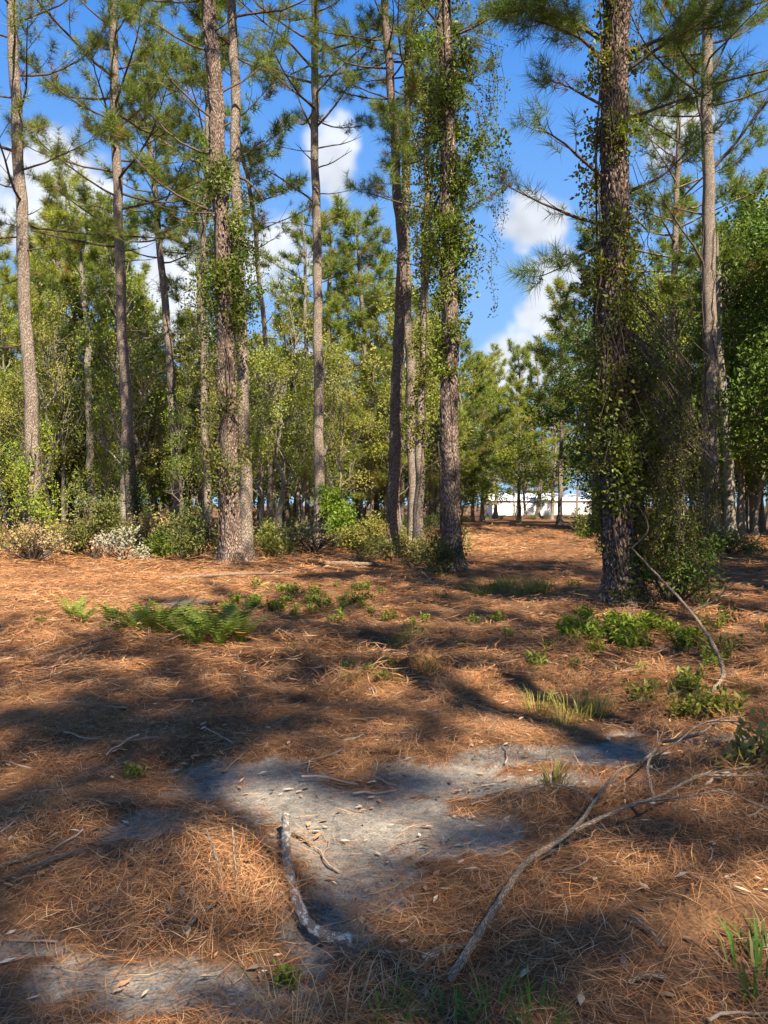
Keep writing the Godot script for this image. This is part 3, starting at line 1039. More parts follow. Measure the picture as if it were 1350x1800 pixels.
	var p8 := pine("big dark pine with deeply plated bark, green weeds at its foot", [[3.27, -0.01], [3.19, 1.38], [3.09, 3.7], [3.09, 6.02], [3.11, 8.33]], -10.5, 0.215, 0.155, 19.0, 8.4, {"count": 30, "reach": 3.0, "dead": 1, "bushy": 1.4, "sides": 80, "step": 0.035, "rough": 0.14, "bark": M.bark_dark, "green": Color(0.09, 0.125, 0.03), "tufts": tuft_close, "limbs": [[5.75, -1.24, 0.45, 0.35, 0.03, -0.5, 0.25], [5.2, -1.35, 0.8, -0.4, 0.03, 0.2, 0.3], [5.15, -1.15, -0.5, 0.2, 0.026, 0.35, 0.7], [7.2, -1.2, 0.4, 0.5, 0.035, -0.9, 2.4], [7.5, -1.7, 0.4, 0.2, 0.035, -1.1, 2.6], [7.6, -1.3, 0.5, -0.5, 0.035, -0.9, 2.4], [6.75, -0.95, 0.5, -0.2, 0.026, -0.2, 0.8], [7.5, 1.7, 0.9, -0.3, 0.035, 0.2, 1.3], [6.6, 1.4, 0.9, -0.6, 0.03, 0.3, 1.6], [7.2, 1.2, 0.9, 0.4, 0.03, 0.3, 1.8], [5.6, 1.2, 0.9, -0.3, 0.03, 0.3, 1.0], [8.0, -1.0, 0.4, 1.0, 0.03, -0.7, 1.6]]})
	var p9 := pine("tall pine with forked upswept limbs beside pale mossy trunks", [[11.03, -0.03], [10.99, 4.08], [10.95, 8.86], [10.9, 14.6], [10.86, 18.42]], -26.0, 0.29, 0.16, 24.0, 14.5, {"count": 34, "reach": 3.6, "dead": 2, "bushy": 1.4, "limbs": [[12.6, 2.3, 3.0, 0.5, 0.06, 0.1, 1.5], [13.6, -1.05, 3.8, 0.3, 0.05, 0.05, 1.5], [15.8, 1.2, 2.3, 0.2, 0.05, 0.1, 1.6], [12.9, -2.6, 2.4, 0.4, 0.04, 0.2, 1.5], [9.2, -1.9, 2.8, 0.4, 0.05, -0.2, 0.3], [11.2, -1.6, 1.0, -0.8, 0.04, 0.3, 0.8]]})
	pine("pale snag-like pine with stubby limbs behind the vine-skirted pine", [[-13.88, 0.0], [-14.07, 5.17], [-14.09, 8.71], [-14.28, 11.97]], -37.0, 0.2, 0.13, 14.5, 10.0, {"count": 14, "reach": 2.0, "dead": 7, "tufts": tuft_far, "size": 0.9, "bark": M.bark_pale})
	pine("thin leaning pine whose top bends toward the thick vine-hung pine", [[-4.85, 0.29], [-4.97, 7.44], [-5.34, 11.33], [-5.7, 14.97], [-5.99, 16.18]], -33.0, 0.13, 0.09, 18.0, 11.5, {"count": 16, "reach": 1.8, "dead": 6, "tufts": tuft_far, "size": 0.8, "bushy": 0.7})
	pine("very thin pale pine next to the tall straight pine", [[-4.07, 0.14], [-4.07, 7.08], [-4.19, 13.11]], -41.0, 0.14, 0.09, 17.0, 11.0, {"count": 18, "reach": 2.2, "dead": 4, "tufts": tuft_far, "bark": M.bark_pale})
	pine("thin dark pine between the slim crooked pine and the thick one", [[-9.41, 0.18], [-9.5, 6.94], [-9.5, 12.82]], -40.0, 0.15, 0.1, 17.5, 10.5, {"count": 20, "reach": 2.2, "dead": 4, "tufts": tuft_far})
	pine("tall pine with a bright crown behind the forked pine", [[13.0, 0.0], [12.9, 8.0], [13.1, 16.0]], -34.5, 0.2, 0.12, 25.0, 11.0, {"count": 40, "reach": 3.6, "dead": 3, "tufts": tuft_far, "bushy": 1.6, "joined": true})
	pine("tall bushy pine behind the thick pine's neighbours", [[-7.0, 0.0], [-7.2, 8.0], [-7.0, 16.0]], -31.0, 0.16, 0.1, 22.0, 11.0, {"count": 34, "reach": 3.0, "dead": 4, "tufts": tuft_far, "bushy": 1.5, "joined": true})
	pine("pale lichen-covered trunk leaning away from the forked pine", [[13.46, 0.07], [13.3, 3.82], [13.01, 7.35], [12.95, 9.99]], -30.0, 0.22, 0.13, 12.0, 8.5, {"count": 8, "reach": 2.0, "dead": 6, "tufts": tuft_far, "bark": M.bark_pale})
	pine("slim pale trunk in deep shade among the broadleaf trees", [[16.25, 0.12], [16.07, 4.88], [16.02, 9.88]], -34.0, 0.15, 0.1, 13.0, 8.0, {"count": 10, "reach": 1.8, "dead": 6, "tufts": tuft_far, "bark": M.bark_pale})
	# climbers
	var vg := Color(0.10, 0.135, 0.03)
	vine("yellow-green vine spilling round the lower trunk of the straight sunlit pine", p1, 0.7, 3.5, 0.2, 0.6, 170, Color(0.2, 0.24, 0.035), 14)
	vine("dark green vine wrapping the foot of the pale trunk", p2, 0.2, 3.8, 0.2, 0.55, 260, Color(0.065, 0.085, 0.025), 6)
	vine("leafy vine bunched high on the thick plated pine with trailing strands", p4a, 4.6, 9.6, 0.2, 0.7, 480, vg, 18, 0.1)
	vine("sparse trailing vine along the lower trunk of the thick plated pine", p4a, 1.0, 5.4, 0.24, 0.5, 150, Color(0.12, 0.125, 0.04), 18, -0.5)
	vine("dense vine column on the dark trunk with sprays hanging into the clearing", p7, 4.4, 12.8, 0.17, 0.85, 850, Color(0.115, 0.145, 0.03), 44, 0.3)
	vine("thin creeper round the foot of the vine-wrapped dark trunk", p7, 0.1, 3.0, 0.22, 0.35, 80, Color(0.1, 0.1, 0.04), 8)
	vine("yellowing vine filling the gap between the slender and thin pines", p6c, 3.0, 13.5, 0.12, 0.55, 420, Color(0.15, 0.15, 0.035), 10)
	vine("creeper on the slender pine behind the bent reddish pine", p6b, 8.0, 17.0, 0.12, 0.5, 260, vg, 8)
	vine("dark creeper scattered up the big plated pine", p8, 1.0, 9.0, 0.22, 0.26, 650, Color(0.12, 0.13, 0.03), 22, 0.15, Vector3.ZERO, 0.75)
	vine("tall tangle of hanging vines beside the big dark pine", p8, 0.0, 3.4, 0.22, 0.4, 640, Color(0.12, 0.125, 0.04), 110, 0.1, Vector3(0.85, 0, -0.1), 0.62)
	vine("creeper covering the lower trunk of the forked pine", p9, 0.5, 11.0, 0.24, 0.45, 300, Color(0.06, 0.085, 0.025), 6)
	# pines round about, outside the view, whose crowns shade the ground
	var shade := [[5.2, 1.2, 1.0], [9.5, -1.5, 1.05], [1.4, 6.6, 1.1], [7.4, 6.4, 1.15], [12.0, -6.0, 1.0], [-2.5, 5.5, 1.0], [14.5, -11.5, 1.05], [11.5, 1.5, 0.95], [17.0, -17.0, 1.1], [-7.0, 2.5, 1.0], [4.8, 8.5, 1.0], [7.3, 0.4, 0.9], [7.4, -3.0, 1.0], [9.6, -6.2, 1.0], [7.2, 10.2, 1.15], [3.6, 7.2, 1.15], [10.4, -4.0, 1.0], [8.8, -9.0, 1.0]]
	var src := pine("tall pine standing behind the viewpoint", [[5.2, 0.0], [5.25, 8.0], [5.1, 14.0]], 1.2, 0.2, 0.12, 19.5, 10.5, {"count": 24, "reach": 2.8, "dead": 4, "bushy": 0.85}, "pines round the viewpoint")
	for k in range(1, shade.size()):
		copy_of(src, on_ground(shade[k][0], shade[k][1], -0.05), k * 1.9, Vector3.ONE * float(shade[k][2]), "tall pine standing behind the viewpoint", "pines round the viewpoint")

func make_far_wood() -> void:
	var gp := "pines in the wood behind the clearing"
	var gb := "broadleaf trees in the wood behind the clearing"
	var lp := ["yellow-green bushy pine in the wood behind the clearing", "green pine branched low down in the wood behind the clearing", "tall pine with a wide bright crown in the wood behind the clearing", "dull green pine with a bare lower trunk in the wood behind", "pine branched nearly to the ground in the wood behind the clearing", "slim pine with a light high crown in the wood behind", "slim pine with a small high crown in the wood behind"]
	var lb := ["large dark broadleaf tree in the wood behind the clearing", "tall light green broadleaf tree in the wood behind the clearing", "middle-sized loose broadleaf tree in the wood behind the clearing", "small yellowish broadleaf tree in the wood behind the clearing"]
	var pines := []
	var greens := [Color(0.165, 0.185, 0.035), Color(0.13, 0.16, 0.035), Color(0.18, 0.2, 0.04), Color(0.115, 0.15, 0.04), Color(0.15, 0.175, 0.04)]
	var spots_p := [
		[-14.6, -44.0, 14.5], [-20.3, -46.0, 16.0], [-17.4, -43.0, 17.3], [-16.2, -45.5, 16.5], [-15.4, -48.0, 14.0], [-12.5, -50.0, 12.5], [-9.7, -48.0, 12.0], [-8.9, -55.0, 12.0], [-6.3, -50.0, 12.5], [-3.4, -46.0, 16.8], [-1.6, -44.0, 16.2], [-0.4, -47.0, 15.5], [1.7, -50.0, 14.0], [3.4, -52.0, 13.5],
		[7.1, -62.0, 13.0], [10.8, -75.0, 15.5], [13.8, -80.0, 17.5], [15.5, -78.0, 16.5], [12.5, -55.0, 15.5], [19.0, -50.0, 20.0], [21.0, -45.0, 18.0], [24.0, -42.0, 18.0], [-24.0, -42.0, 15.0], [11.2, -41.0, 14.5], [-22.0, -40.0, 13.0], [9.2, -70.0, 14.0], [26.0, -52.0, 19.0], [-27.0, -50.0, 16.0], [14.5, -47.0, 15.0], [-19.0, -38.0, 11.0], [-16.6, -39.5, 14.0], [-14.4, -41.0, 15.5], [-12.4, -38.5, 9.5], [-20.6, -41.0, 14.5], [-10.8, -43.0, 9.0], [-7.2, -40.0, 8.5], [-2.6, -39.0, 10.5], [-0.6, -38.0, 9.0], [0.9, -41.0, 11.0], [2.6, -42.0, 9.0], [-5.2, -45.0, 9.0], [4.6, -50.0, 11.0], [14.6, -44.0, 12.0], [17.6, -40.0, 14.0], [-23.0, -45.0, 13.5]]
	spots_p.append_array([[16.8, -92.0, 13.0], [19.6, -90.0, 11.0], [23.4, -94.0, 12.5], [14.8, -88.0, 10.0], [22.0, -118.0, 15.0], [17.0, -120.0, 14.0], [27.0, -119.0, 15.0], [12.5, -117.0, 14.0]])
	rng.seed = 404
	for k in 24:
		var x := -44.0 + k * 4.0 + jit(1.4)
		spots_p.append([x, -68.0 + jit(7.0), 12.5 + jit(1.3)])
	for k in 22:
		var x := -62.0 + k * 6.0 + jit(2.0)
		spots_p.append([x, -100.0 + jit(9.0), 14.5 + jit(1.5)])
	for k in spots_p.size():
		if k < 7:
			var s: Array = spots_p[k]
			var h := 16.0
			var x: float = s[0]
			var y0 := ground_y(x, s[1])
			pines.append(pine(lp[k], [[x, y0], [x + [0.3, -0.4, 0.2, 0.5, -0.2, 0.1, -0.3][k], y0 + 9.0], [x, y0 + 13.0]], s[1], 0.17, 0.09, h, [4.2, 2.6, 4.2, 5.5, 2.4, 6.0, 6.5][k], {"count": [34, 40, 40, 32, 42, 30, 28][k], "reach": [2.6, 3.0, 3.2, 2.5, 2.9, 2.4, 2.2][k], "tufts": tuft_far, "size": 1.1, "sides": 8, "dead": 3, "step": 0.8, "joined": true, "green": greens[k % 5], "seed": k, "bushy": 1.1}, gp))
			pines[k].scale = Vector3.ONE * 1.1 * float(s[2]) / h
		else:
			var s: Array = spots_p[k]
			rng.seed = 900 + k
			var f: float = s[2] / 16.0 * (1.1 if s[1] > -60.0 else 1.0)
			if k > 60 and absf(s[0] / -s[1] * 1360.0 + 675.0 - 945.0) < 100.0 and s[1] < -84.0 and s[1] > -108.0:
				continue
			copy_of(pines[rng.randi() % 7], on_ground(s[0], s[1], -0.05), rng.randf() * TAU, Vector3(f * rng.randf_range(0.95, 1.25), f, f * rng.randf_range(0.95, 1.25)), "", gp)
	rng.seed = 707
	for k in 40:
		var f := rng.randf_range(0.8, 1.05)
		copy_of(pines[[1, 4][k % 2]], on_ground(-96.0 + k * 5.0 + jit(2.0), -138.0 + jit(12.0), -0.05), rng.randf() * TAU, Vector3(f * 1.5, f, f * 1.5), "", gp)
	# broadleaf trees
	var oaks := [
		oak(lb[0], 13.0, 4.6, 3.0, 760, Color(0.075, 0.115, 0.028), 31, gb, M.bark_pale),
		oak(lb[1], 12.0, 4.0, 2.6, 520, Color(0.13, 0.165, 0.035), 32, gb, M.bark_pale),
		oak(lb[2], 8.0, 3.0, 2.0, 230, Color(0.15, 0.17, 0.035), 33, gb, M.bark_pale),
		oak(lb[3], 6.0, 2.4, 1.4, 150, Color(0.14, 0.165, 0.04), 34, gb, M.bark_pale)]
	var spots_o := [[0, 13.6, -46.0, 1.05], [0, 17.5, -36.0, 1.1], [1, 14.6, -40.0, 1.2], [0, 15.2, -33.0, 1.0], [0, 17.8, -31.0, 1.25], [1, 20.5, -34.0, 1.3], [0, 22.5, -30.0, 1.2], [1, 24.0, -38.0, 1.3], [2, 12.6, -36.0, 1.1], [2, 19.5, -29.5, 1.0],
		[2, -17.0, -39.0, 1.1], [3, -15.0, -38.0, 1.1], [3, -10.5, -41.0, 1.2], [3, -6.5, -41.0, 1.1], [3, -1.0, -43.0, 1.2], [3, 2.2, -44.0, 1.1], [2, 3.8, -48.0, 1.0], [3, 5.2, -52.0, 1.0], [1, -13.5, -52.0, 0.9], [1, -24.0, -44.0, 1.0], [1, -5.0, -58.0, 0.9], [1, 2.5, -60.0, 0.85], [3, -18.5, -37.0, 1.0], [2, -23.5, -38.0, 1.0], [2, 10.0, -57.0, 0.9], [2, 16.5, -56.0, 1.1], [0, 15.2, -19.0, 1.1], [0, 11.8, -8.0, 0.95], [1, 14.0, -13.0, 1.05]]
	rng.seed = 505
	for k in 20:
		spots_o.append([1 + rng.randi() % 3, -42.0 + k * 4.4 + jit(1.2), -76.0 + jit(5.0), rng.randf_range(0.9, 1.2)])
	var first := {}
	for s in spots_o:
		var px: float = s[1] / -s[2] * 1360.0 + 675.0
		if s[2] < -60.0 and px > 850.0 and px < 1050.0:
			continue
		var src: Node3D = oaks[s[0]]
		var size := Vector3(s[3] * rng.randf_range(0.9, 1.15), s[3], s[3] * rng.randf_range(0.9, 1.15))
		if first.has(s[0]):
			copy_of(src, on_ground(s[1], s[2], -0.05), rng.randf() * TAU, size, "" if s[2] < -25.0 else "broadleaf tree shading the side of the clearing", gb if s[2] < -25.0 else "broadleaf trees beside the clearing")
		else:
			first[s[0]] = true
			src.transform = Transform3D(Basis.from_scale(size), on_ground(s[1], s[2], -0.05))
	# thin young trees in front of it
	var gy := "thin saplings at the edge of the wood"
	var ly := ["thin pale sapling with sparse yellow-green leaves at the wood edge", "thin sapling with dull yellow leaves at the wood edge", "thin sapling with fresh green leaves at the wood edge"]
	var young := []
	for k in 3:
		young.append(oak(ly[k], 9.0, 1.7, 3.2, 75, [Color(0.18, 0.2, 0.04), Color(0.21, 0.21, 0.06), Color(0.14, 0.18, 0.04)][k], 41 + k, gy, M.bark_pale, clump_mid))
	rng.seed = 515
	for k in 54:
		var z := -rng.randf_range(29.0, 43.0)
		var x := (-0.56 + 0.64 * (k + rng.randf()) / 44.0) * -z
		var f := rng.randf_range(0.6, 1.3)
		if k > 43:
			x = (0.32 + 0.25 * (k - 44.0 + rng.randf()) / 10.0) * -z
		if k < 3:
			young[k].transform = Transform3D(Basis.from_scale(Vector3(f, f, f)), on_ground(x, z, -0.05))
		else:
			copy_of(young[rng.randi() % 3], on_ground(x, z, -0.05), rng.randf() * TAU, Vector3(f, f * rng.randf_range(0.9, 1.2), f), "", gy)
	# undergrowth along the edge of the wood
	var gs := "undergrowth shrubs along the edge of the wood"
	var ls := "leafy undergrowth shrub at the edge of the wood"
	var bushes := []
	for k in 4:
		bushes.append(shrub("undergrowth_shrub", ls, Vector3.ZERO, 2.6, 1.5, 120, [Color(0.08, 0.11, 0.03), Color(0.11, 0.14, 0.035), Color(0.06, 0.085, 0.025), Color(0.13, 0.15, 0.05)][k], clump_mid, 0.72, 60 + k, gs))
	rng.seed = 606
	var n := 0
	for k in 54:
		var z := -lerpf(38.0, 58.0, rng.randf())
		var x := (-0.62 + 1.24 * (k + rng.randf()) / 54.0) * -z
		var px := x / -z * 1360.0 + 675.0
		if px > 800.0 and px < 1060.0:
			z -= 6.0
			if px > 850.0 and px < 1050.0:
				z = -66.0 - rng.randf() * 10.0
				x = (px - 675.0) / 1360.0 * -z
		var f := rng.randf_range(0.45, 1.0) * (0.35 if px > 850.0 and px < 1050.0 else 1.0)
		if n < 4:
			bushes[n].transform = Transform3D(Basis.from_scale(Vector3(f, f, f)), on_ground(x, z, -0.05))
		else:
			copy_of(bushes[rng.randi() % 4], on_ground(x, z, -0.05), rng.randf() * TAU, Vector3(f * rng.randf_range(0.9, 1.4), f, f), ls, gs)
		n += 1

func make_mid_plants() -> void:
	var silver := plain(Color(1, 1, 1), 0.6, true, Color(0.2, 0.2, 0.16))
	shrub("silver_shrub", "low shrub with whitish silvery leaves on the straw", on_ground(-6.75, -20.2), 1.35, 0.75, 36, Color(0.22, 0.215, 0.195), clump_leaf, 1.0, 71, "", silver, 9)
	shrub("silver_shrub", "second silvery shrub mixed with green by the slim crooked pine", on_ground(-5.3, -21.0), 0.8, 0.8, 34, Color(0.24, 0.26, 0.21), clump_leaf, 1.0, 72, "", silver, 7)
	shrub("green_shrub", "round dark green shrub between the two silvery shrubs", on_ground(-5.95, -20.6), 1.0, 0.6, 55, Color(0.09, 0.12, 0.025), clump_leaf, 1.1, 73)
	shrub("green_shrub", "tall weedy shrub against the mound of the thick pine", on_ground(-4.6, -19.0), 1.2, 1.3, 100, Color(0.12, 0.135, 0.045), clump_leaf, 0.95, 74)
	shrub("green_shrub", "bright green bush below the tall straight pine", on_ground(-1.75, -26.0), 2.2, 1.9, 190, Color(0.13, 0.19, 0.025), clump_leaf, 1.3, 75)
	shrub("green_shrub", "yellowish bush spreading beside the bright green bush", on_ground(-0.8, -24.0), 1.6, 1.0, 110, Color(0.22, 0.2, 0.06), clump_leaf, 1.1, 76)
	shrub("brush_pile", "heap of dry grey brush in front of the bright bush", on_ground(-2.1, -23.0), 2.0, 0.75, 26, Color(0.25, 0.22, 0.16), clump_leaf, 0.8, 77, "", null, 46)
	shrub("dry_shrub", "dry straw-coloured bush at the foot of the straight sunlit pine", on_ground(-8.6, -18.9), 2.2, 0.95, 60, Color(0.3, 0.23, 0.13), clump_leaf, 0.9, 78, "", null, 40)
	shrub("dry_shrub", "dry yellow weeds beyond the dry straw-coloured bush", on_ground(-10.2, -20.0), 1.8, 0.8, 50, Color(0.26, 0.22, 0.09), clump_leaf, 0.9, 79, "", null, 24)
	shrub("green_shrub", "olive shrub hugging the straight sunlit pine", on_ground(-7.9, -21.0), 1.5, 2.0, 130, Color(0.14, 0.15, 0.05), clump_leaf, 1.0, 80)
	shrub("green_shrub", "yellow-green sapling clump next to the thick pine trunk", on_ground(-2.9, -20.5), 1.1, 1.0, 70, Color(0.19, 0.2, 0.06), clump_leaf, 0.9, 81)
	shrub("green_shrub", "scrubby bush between the bent and the vine-wrapped pines", on_ground(0.75, -18.6), 1.4, 0.8, 80, Color(0.15, 0.14, 0.05), clump_leaf, 0.9, 82, "", null, 20)
	shrub("green_shrub", "brambly bush at the foot of the vine-wrapped trunk", on_ground(1.25, -15.9), 1.0, 0.55, 45, Color(0.1, 0.1, 0.035), clump_leaf, 0.8, 83, "", null, 18)
	shrub("green_shrub", "leafy dark bush at the foot of the big plated pine", on_ground(3.85, -10.3), 1.2, 0.9, 75, Color(0.07, 0.105, 0.025), clump_leaf, 0.75, 84, "", null, 22)
	shrub("green_shrub", "sunlit yellow-green bush beyond the tangle of vines", on_ground(8.3, -22.0), 1.6, 1.6, 110, Color(0.17, 0.18, 0.05), clump_leaf, 1.1, 85)
	shrub("green_shrub", "low green shrub covering shaded ground by the forked pine", on_ground(12.0, -21.0), 3.0, 0.55, 120, Color(0.11, 0.12, 0.035), clump_leaf, 1.0, 86)
	shrub("green_shrub", "thin bush at the end of the straw bank in the clearing", on_ground(8.2, -30.0), 1.8, 1.2, 90, Color(0.11, 0.13, 0.04), clump_leaf, 1.2, 87)

	var gd := "dry brush between the pine trunks"
	var ld := "low dry brush growing between the pine trunks"
	var d0 := shrub("dry_brush", ld, on_ground(-6.2, -23.5), 1.6, 0.8, 60, Color(0.26, 0.22, 0.1), clump_leaf, 0.9, 111, gd, null, 26)
	var d1 := shrub("dry_brush", ld, on_ground(-0.2, -21.5), 1.5, 0.7, 60, Color(0.17, 0.17, 0.06), clump_leaf, 0.9, 112, gd, null, 22)
	rng.seed = 113
	for k in 22:
		var z := -rng.randf_range(20.0, 33.0)
		var x := (-0.52 + 0.6 * (k + rng.randf()) / 18.0) * -z
		if k > 17:
			x = rng.randf_range(0.3, 0.5) * -z
		copy_of(d0 if rng.randf() < 0.5 else d1, on_ground(x, z), rng.randf() * TAU, Vector3.ONE * rng.randf_range(0.6, 1.35), ld, gd)

func make_small_plants() -> void:
	var f := fern(Color(0.15, 0.19, 0.035), 0.5, 9, 91)
	rng.seed = 92
	var lf := "green bracken fern in the clump growing from the straw"
	var gf := "bracken ferns in one clump"
	var at := [[-2.05, -8.6], [-2.45, -8.4], [-1.7, -8.9], [-2.3, -9.1], [-1.95, -8.1], [-2.75, -8.8], [-1.55, -8.4], [-2.6, -8.2], [-2.2, -8.75], [-1.85, -8.55], [-2.9, -8.5], [-2.4, -8.85], [-1.75, -8.2], [-2.15, -8.3]]
	for k in at.size():
		plant_at(f, at[k][0], at[k][1], rng.randf_range(0.75, 1.1), lf, gf, k == 0)
	plant_at(f, -3.75, -9.3, 0.75, "lone bright fern on the sunlit straw")
	plant_at(f, -3.55, -9.15, 0.6, "small fern leaning on the lone bright fern")
	var h := herb("ground_plant", "plant", Color(0.19, 0.225, 0.04), 0.18, 14, 0.065, 93)
	var lh := "low leafy weed in the green patch beyond the ferns"
	for k in 34:
		var x := -2.3 + rng.randf() * 2.2
		plant_at(h, x, -10.6 - rng.randf() * 3.4, rng.randf_range(0.5, 1.2), lh, "weeds in the green patch beyond the ferns", k == 0)
	var h2 := herb("ground_plant", "plant", Color(0.16, 0.21, 0.03), 0.22, 15, 0.075, 94)
	for k in 26:
		plant_at(h2, 1.75 + rng.randf() * 1.45, -7.3 - rng.randf() * 2.2, rng.randf_range(0.7, 1.25), "bright green weed below the big dark pine", "weeds below the big dark pine", k == 0)
	var h3 := herb("ground_plant", "plant", Color(0.19, 0.2, 0.04), 0.22, 13, 0.07, 95)
	for k in 8:
		plant_at(h3, 1.75 + rng.randf() * 0.75, -5.2 - rng.randf() * 0.7, rng.randf_range(0.6, 1.05), "leafy weed by the foot of the bent bare branch", "weeds by the bent bare branch", k == 0)
	for k in 10:
		plant_at(h3, 2.6 + rng.randf() * 1.8, -6.4 - rng.randf() * 2.8, rng.randf_range(0.6, 1.2), "dull weed in the shade beside the bent bare branch", "dull weeds in the shade of the big pine")
	for q in [[-0.12, -6.55], [-0.3, -6.7], [0.05, -6.75], [-0.02, -6.4]]:
		plant_at(h, q[0], q[1], 0.6, "small green sprig in the open straw before the pines", "green sprigs in the open straw")
	plant_at(h2, -1.36, -4.22, 0.42, "tiny green sprig beside the grey sand patch")
	plant_at(h2, -0.3, -2.4, 0.34, "tiny yellow-green sprig near the lichen-spotted stick")
	var g := grass(Color(0.26, 0.24, 0.05), 0.28, 0.5, 90, 0.008, 96)
	for q in [[1.36, -5.4, 0.9], [1.1, -5.5, 0.7], [1.55, -5.65, 0.75], [1.2, -5.15, 0.6]]:
		plant_at(g, q[0], q[1], q[2], "yellow-green grass tuft in a patch of sun", "grass tufts in the patch of sun", q[0] == 1.36)
	for k in 9:
		plant_at(g, 1.6 + rng.randf() * 1.1, -12.4 - rng.randf() * 1.6, rng.randf_range(0.8, 1.3), "pale grass tuft by the vine-wrapped pine", "grass tufts by the vine-wrapped pine")
	for k in 7:
		plant_at(g, -0.5 + rng.randf() * 1.7, -6.0 - rng.randf() * 3.5, rng.randf_range(0.5, 0.8), "thin dry grass tuft in the open straw", "dry grass tufts in the open straw")
	for k in 30:
		var z := -rng.randf_range(5.5, 15.0)
		plant_at(h3 if k % 3 else g, jit(0.5) * -z, z, rng.randf_range(0.25, 0.6), "tiny weed scattered in the pine straw", "tiny weeds scattered in the straw")
	var lime := herb("ground_plant", "plant", Color(0.22, 0.25, 0.045), 0.15, 15, 0.05, 101)
	for k in 46:
		var spot: Array = [[-2.6, -10.5, 1.6], [-0.4, -12.0, 1.3], [2.3, -8.6, 0.9], [0.7, -9.5, 1.4], [2.1, -6.2, 0.9], [2.3, -12.5, 1.2]][k % 6]
		plant_at(lime, spot[0] + jit(spot[2]), spot[1] + jit(spot[2]), rng.randf_range(0.6, 1.4), "low lime-green weed spreading on the open straw", "lime-green weeds on the straw", k == 0)
	var y := grass(Color(0.17, 0.18, 0.05), 0.17, 0.13, 60, 0.009, 97)
	plant_at(y, 0.86, -3.9, 1.0, "spiky olive grass tuft on bare sand by the long branch", "", true)
	var bl := grass(Color(0.1, 0.19, 0.03), 0.2, 0.3, 34, 0.01, 98)
	var bs := [[0.1, -2.2], [0.2, -2.14], [0.3, -2.18], [0.02, -2.12], [0.42, -2.1]]
	for k in bs.size():
		plant_at(bl, bs[k][0], bs[k][1], rng.randf_range(0.5, 0.75), "green grass blades sprouting by the thick end of the long branch", "green grass by the long branch", k == 0)
	plant_at(bl, 1.12, -2.3, 1.0, "green grass clump beside the leafless straw slope", "green grass on the straw slope")
	plant_at(bl, 1.22, -2.42, 0.8, "green grass clump beside the leafless straw slope", "green grass on the straw slope")
	# dry stems low in the picture
	var d := grass(Color(0.4, 0.3, 0.2), 0.24, 0.25, 22, 0.004, 99, "dry_grass")
	var ds := [[-0.12, -2.18], [-0.25, -2.1], [0.02, -2.25], [-0.3, -2.28]]
	for k in ds.size():
		plant_at(d, ds[k][0], ds[k][1], rng.randf_range(0.6, 0.95), "dry straw-coloured stems near the lichen-spotted stick", "dry stems near the stick", k == 0)
	# cut bough with wilted leaves
	shrub("wilted_bough", "cut bough with wilting brown and green leaves on the straw", on_ground(1.98, -3.8), 0.5, 0.2, 24, Color(0.24, 0.19, 0.06), clump_leaf, 0.7, 100, "", null, 14)

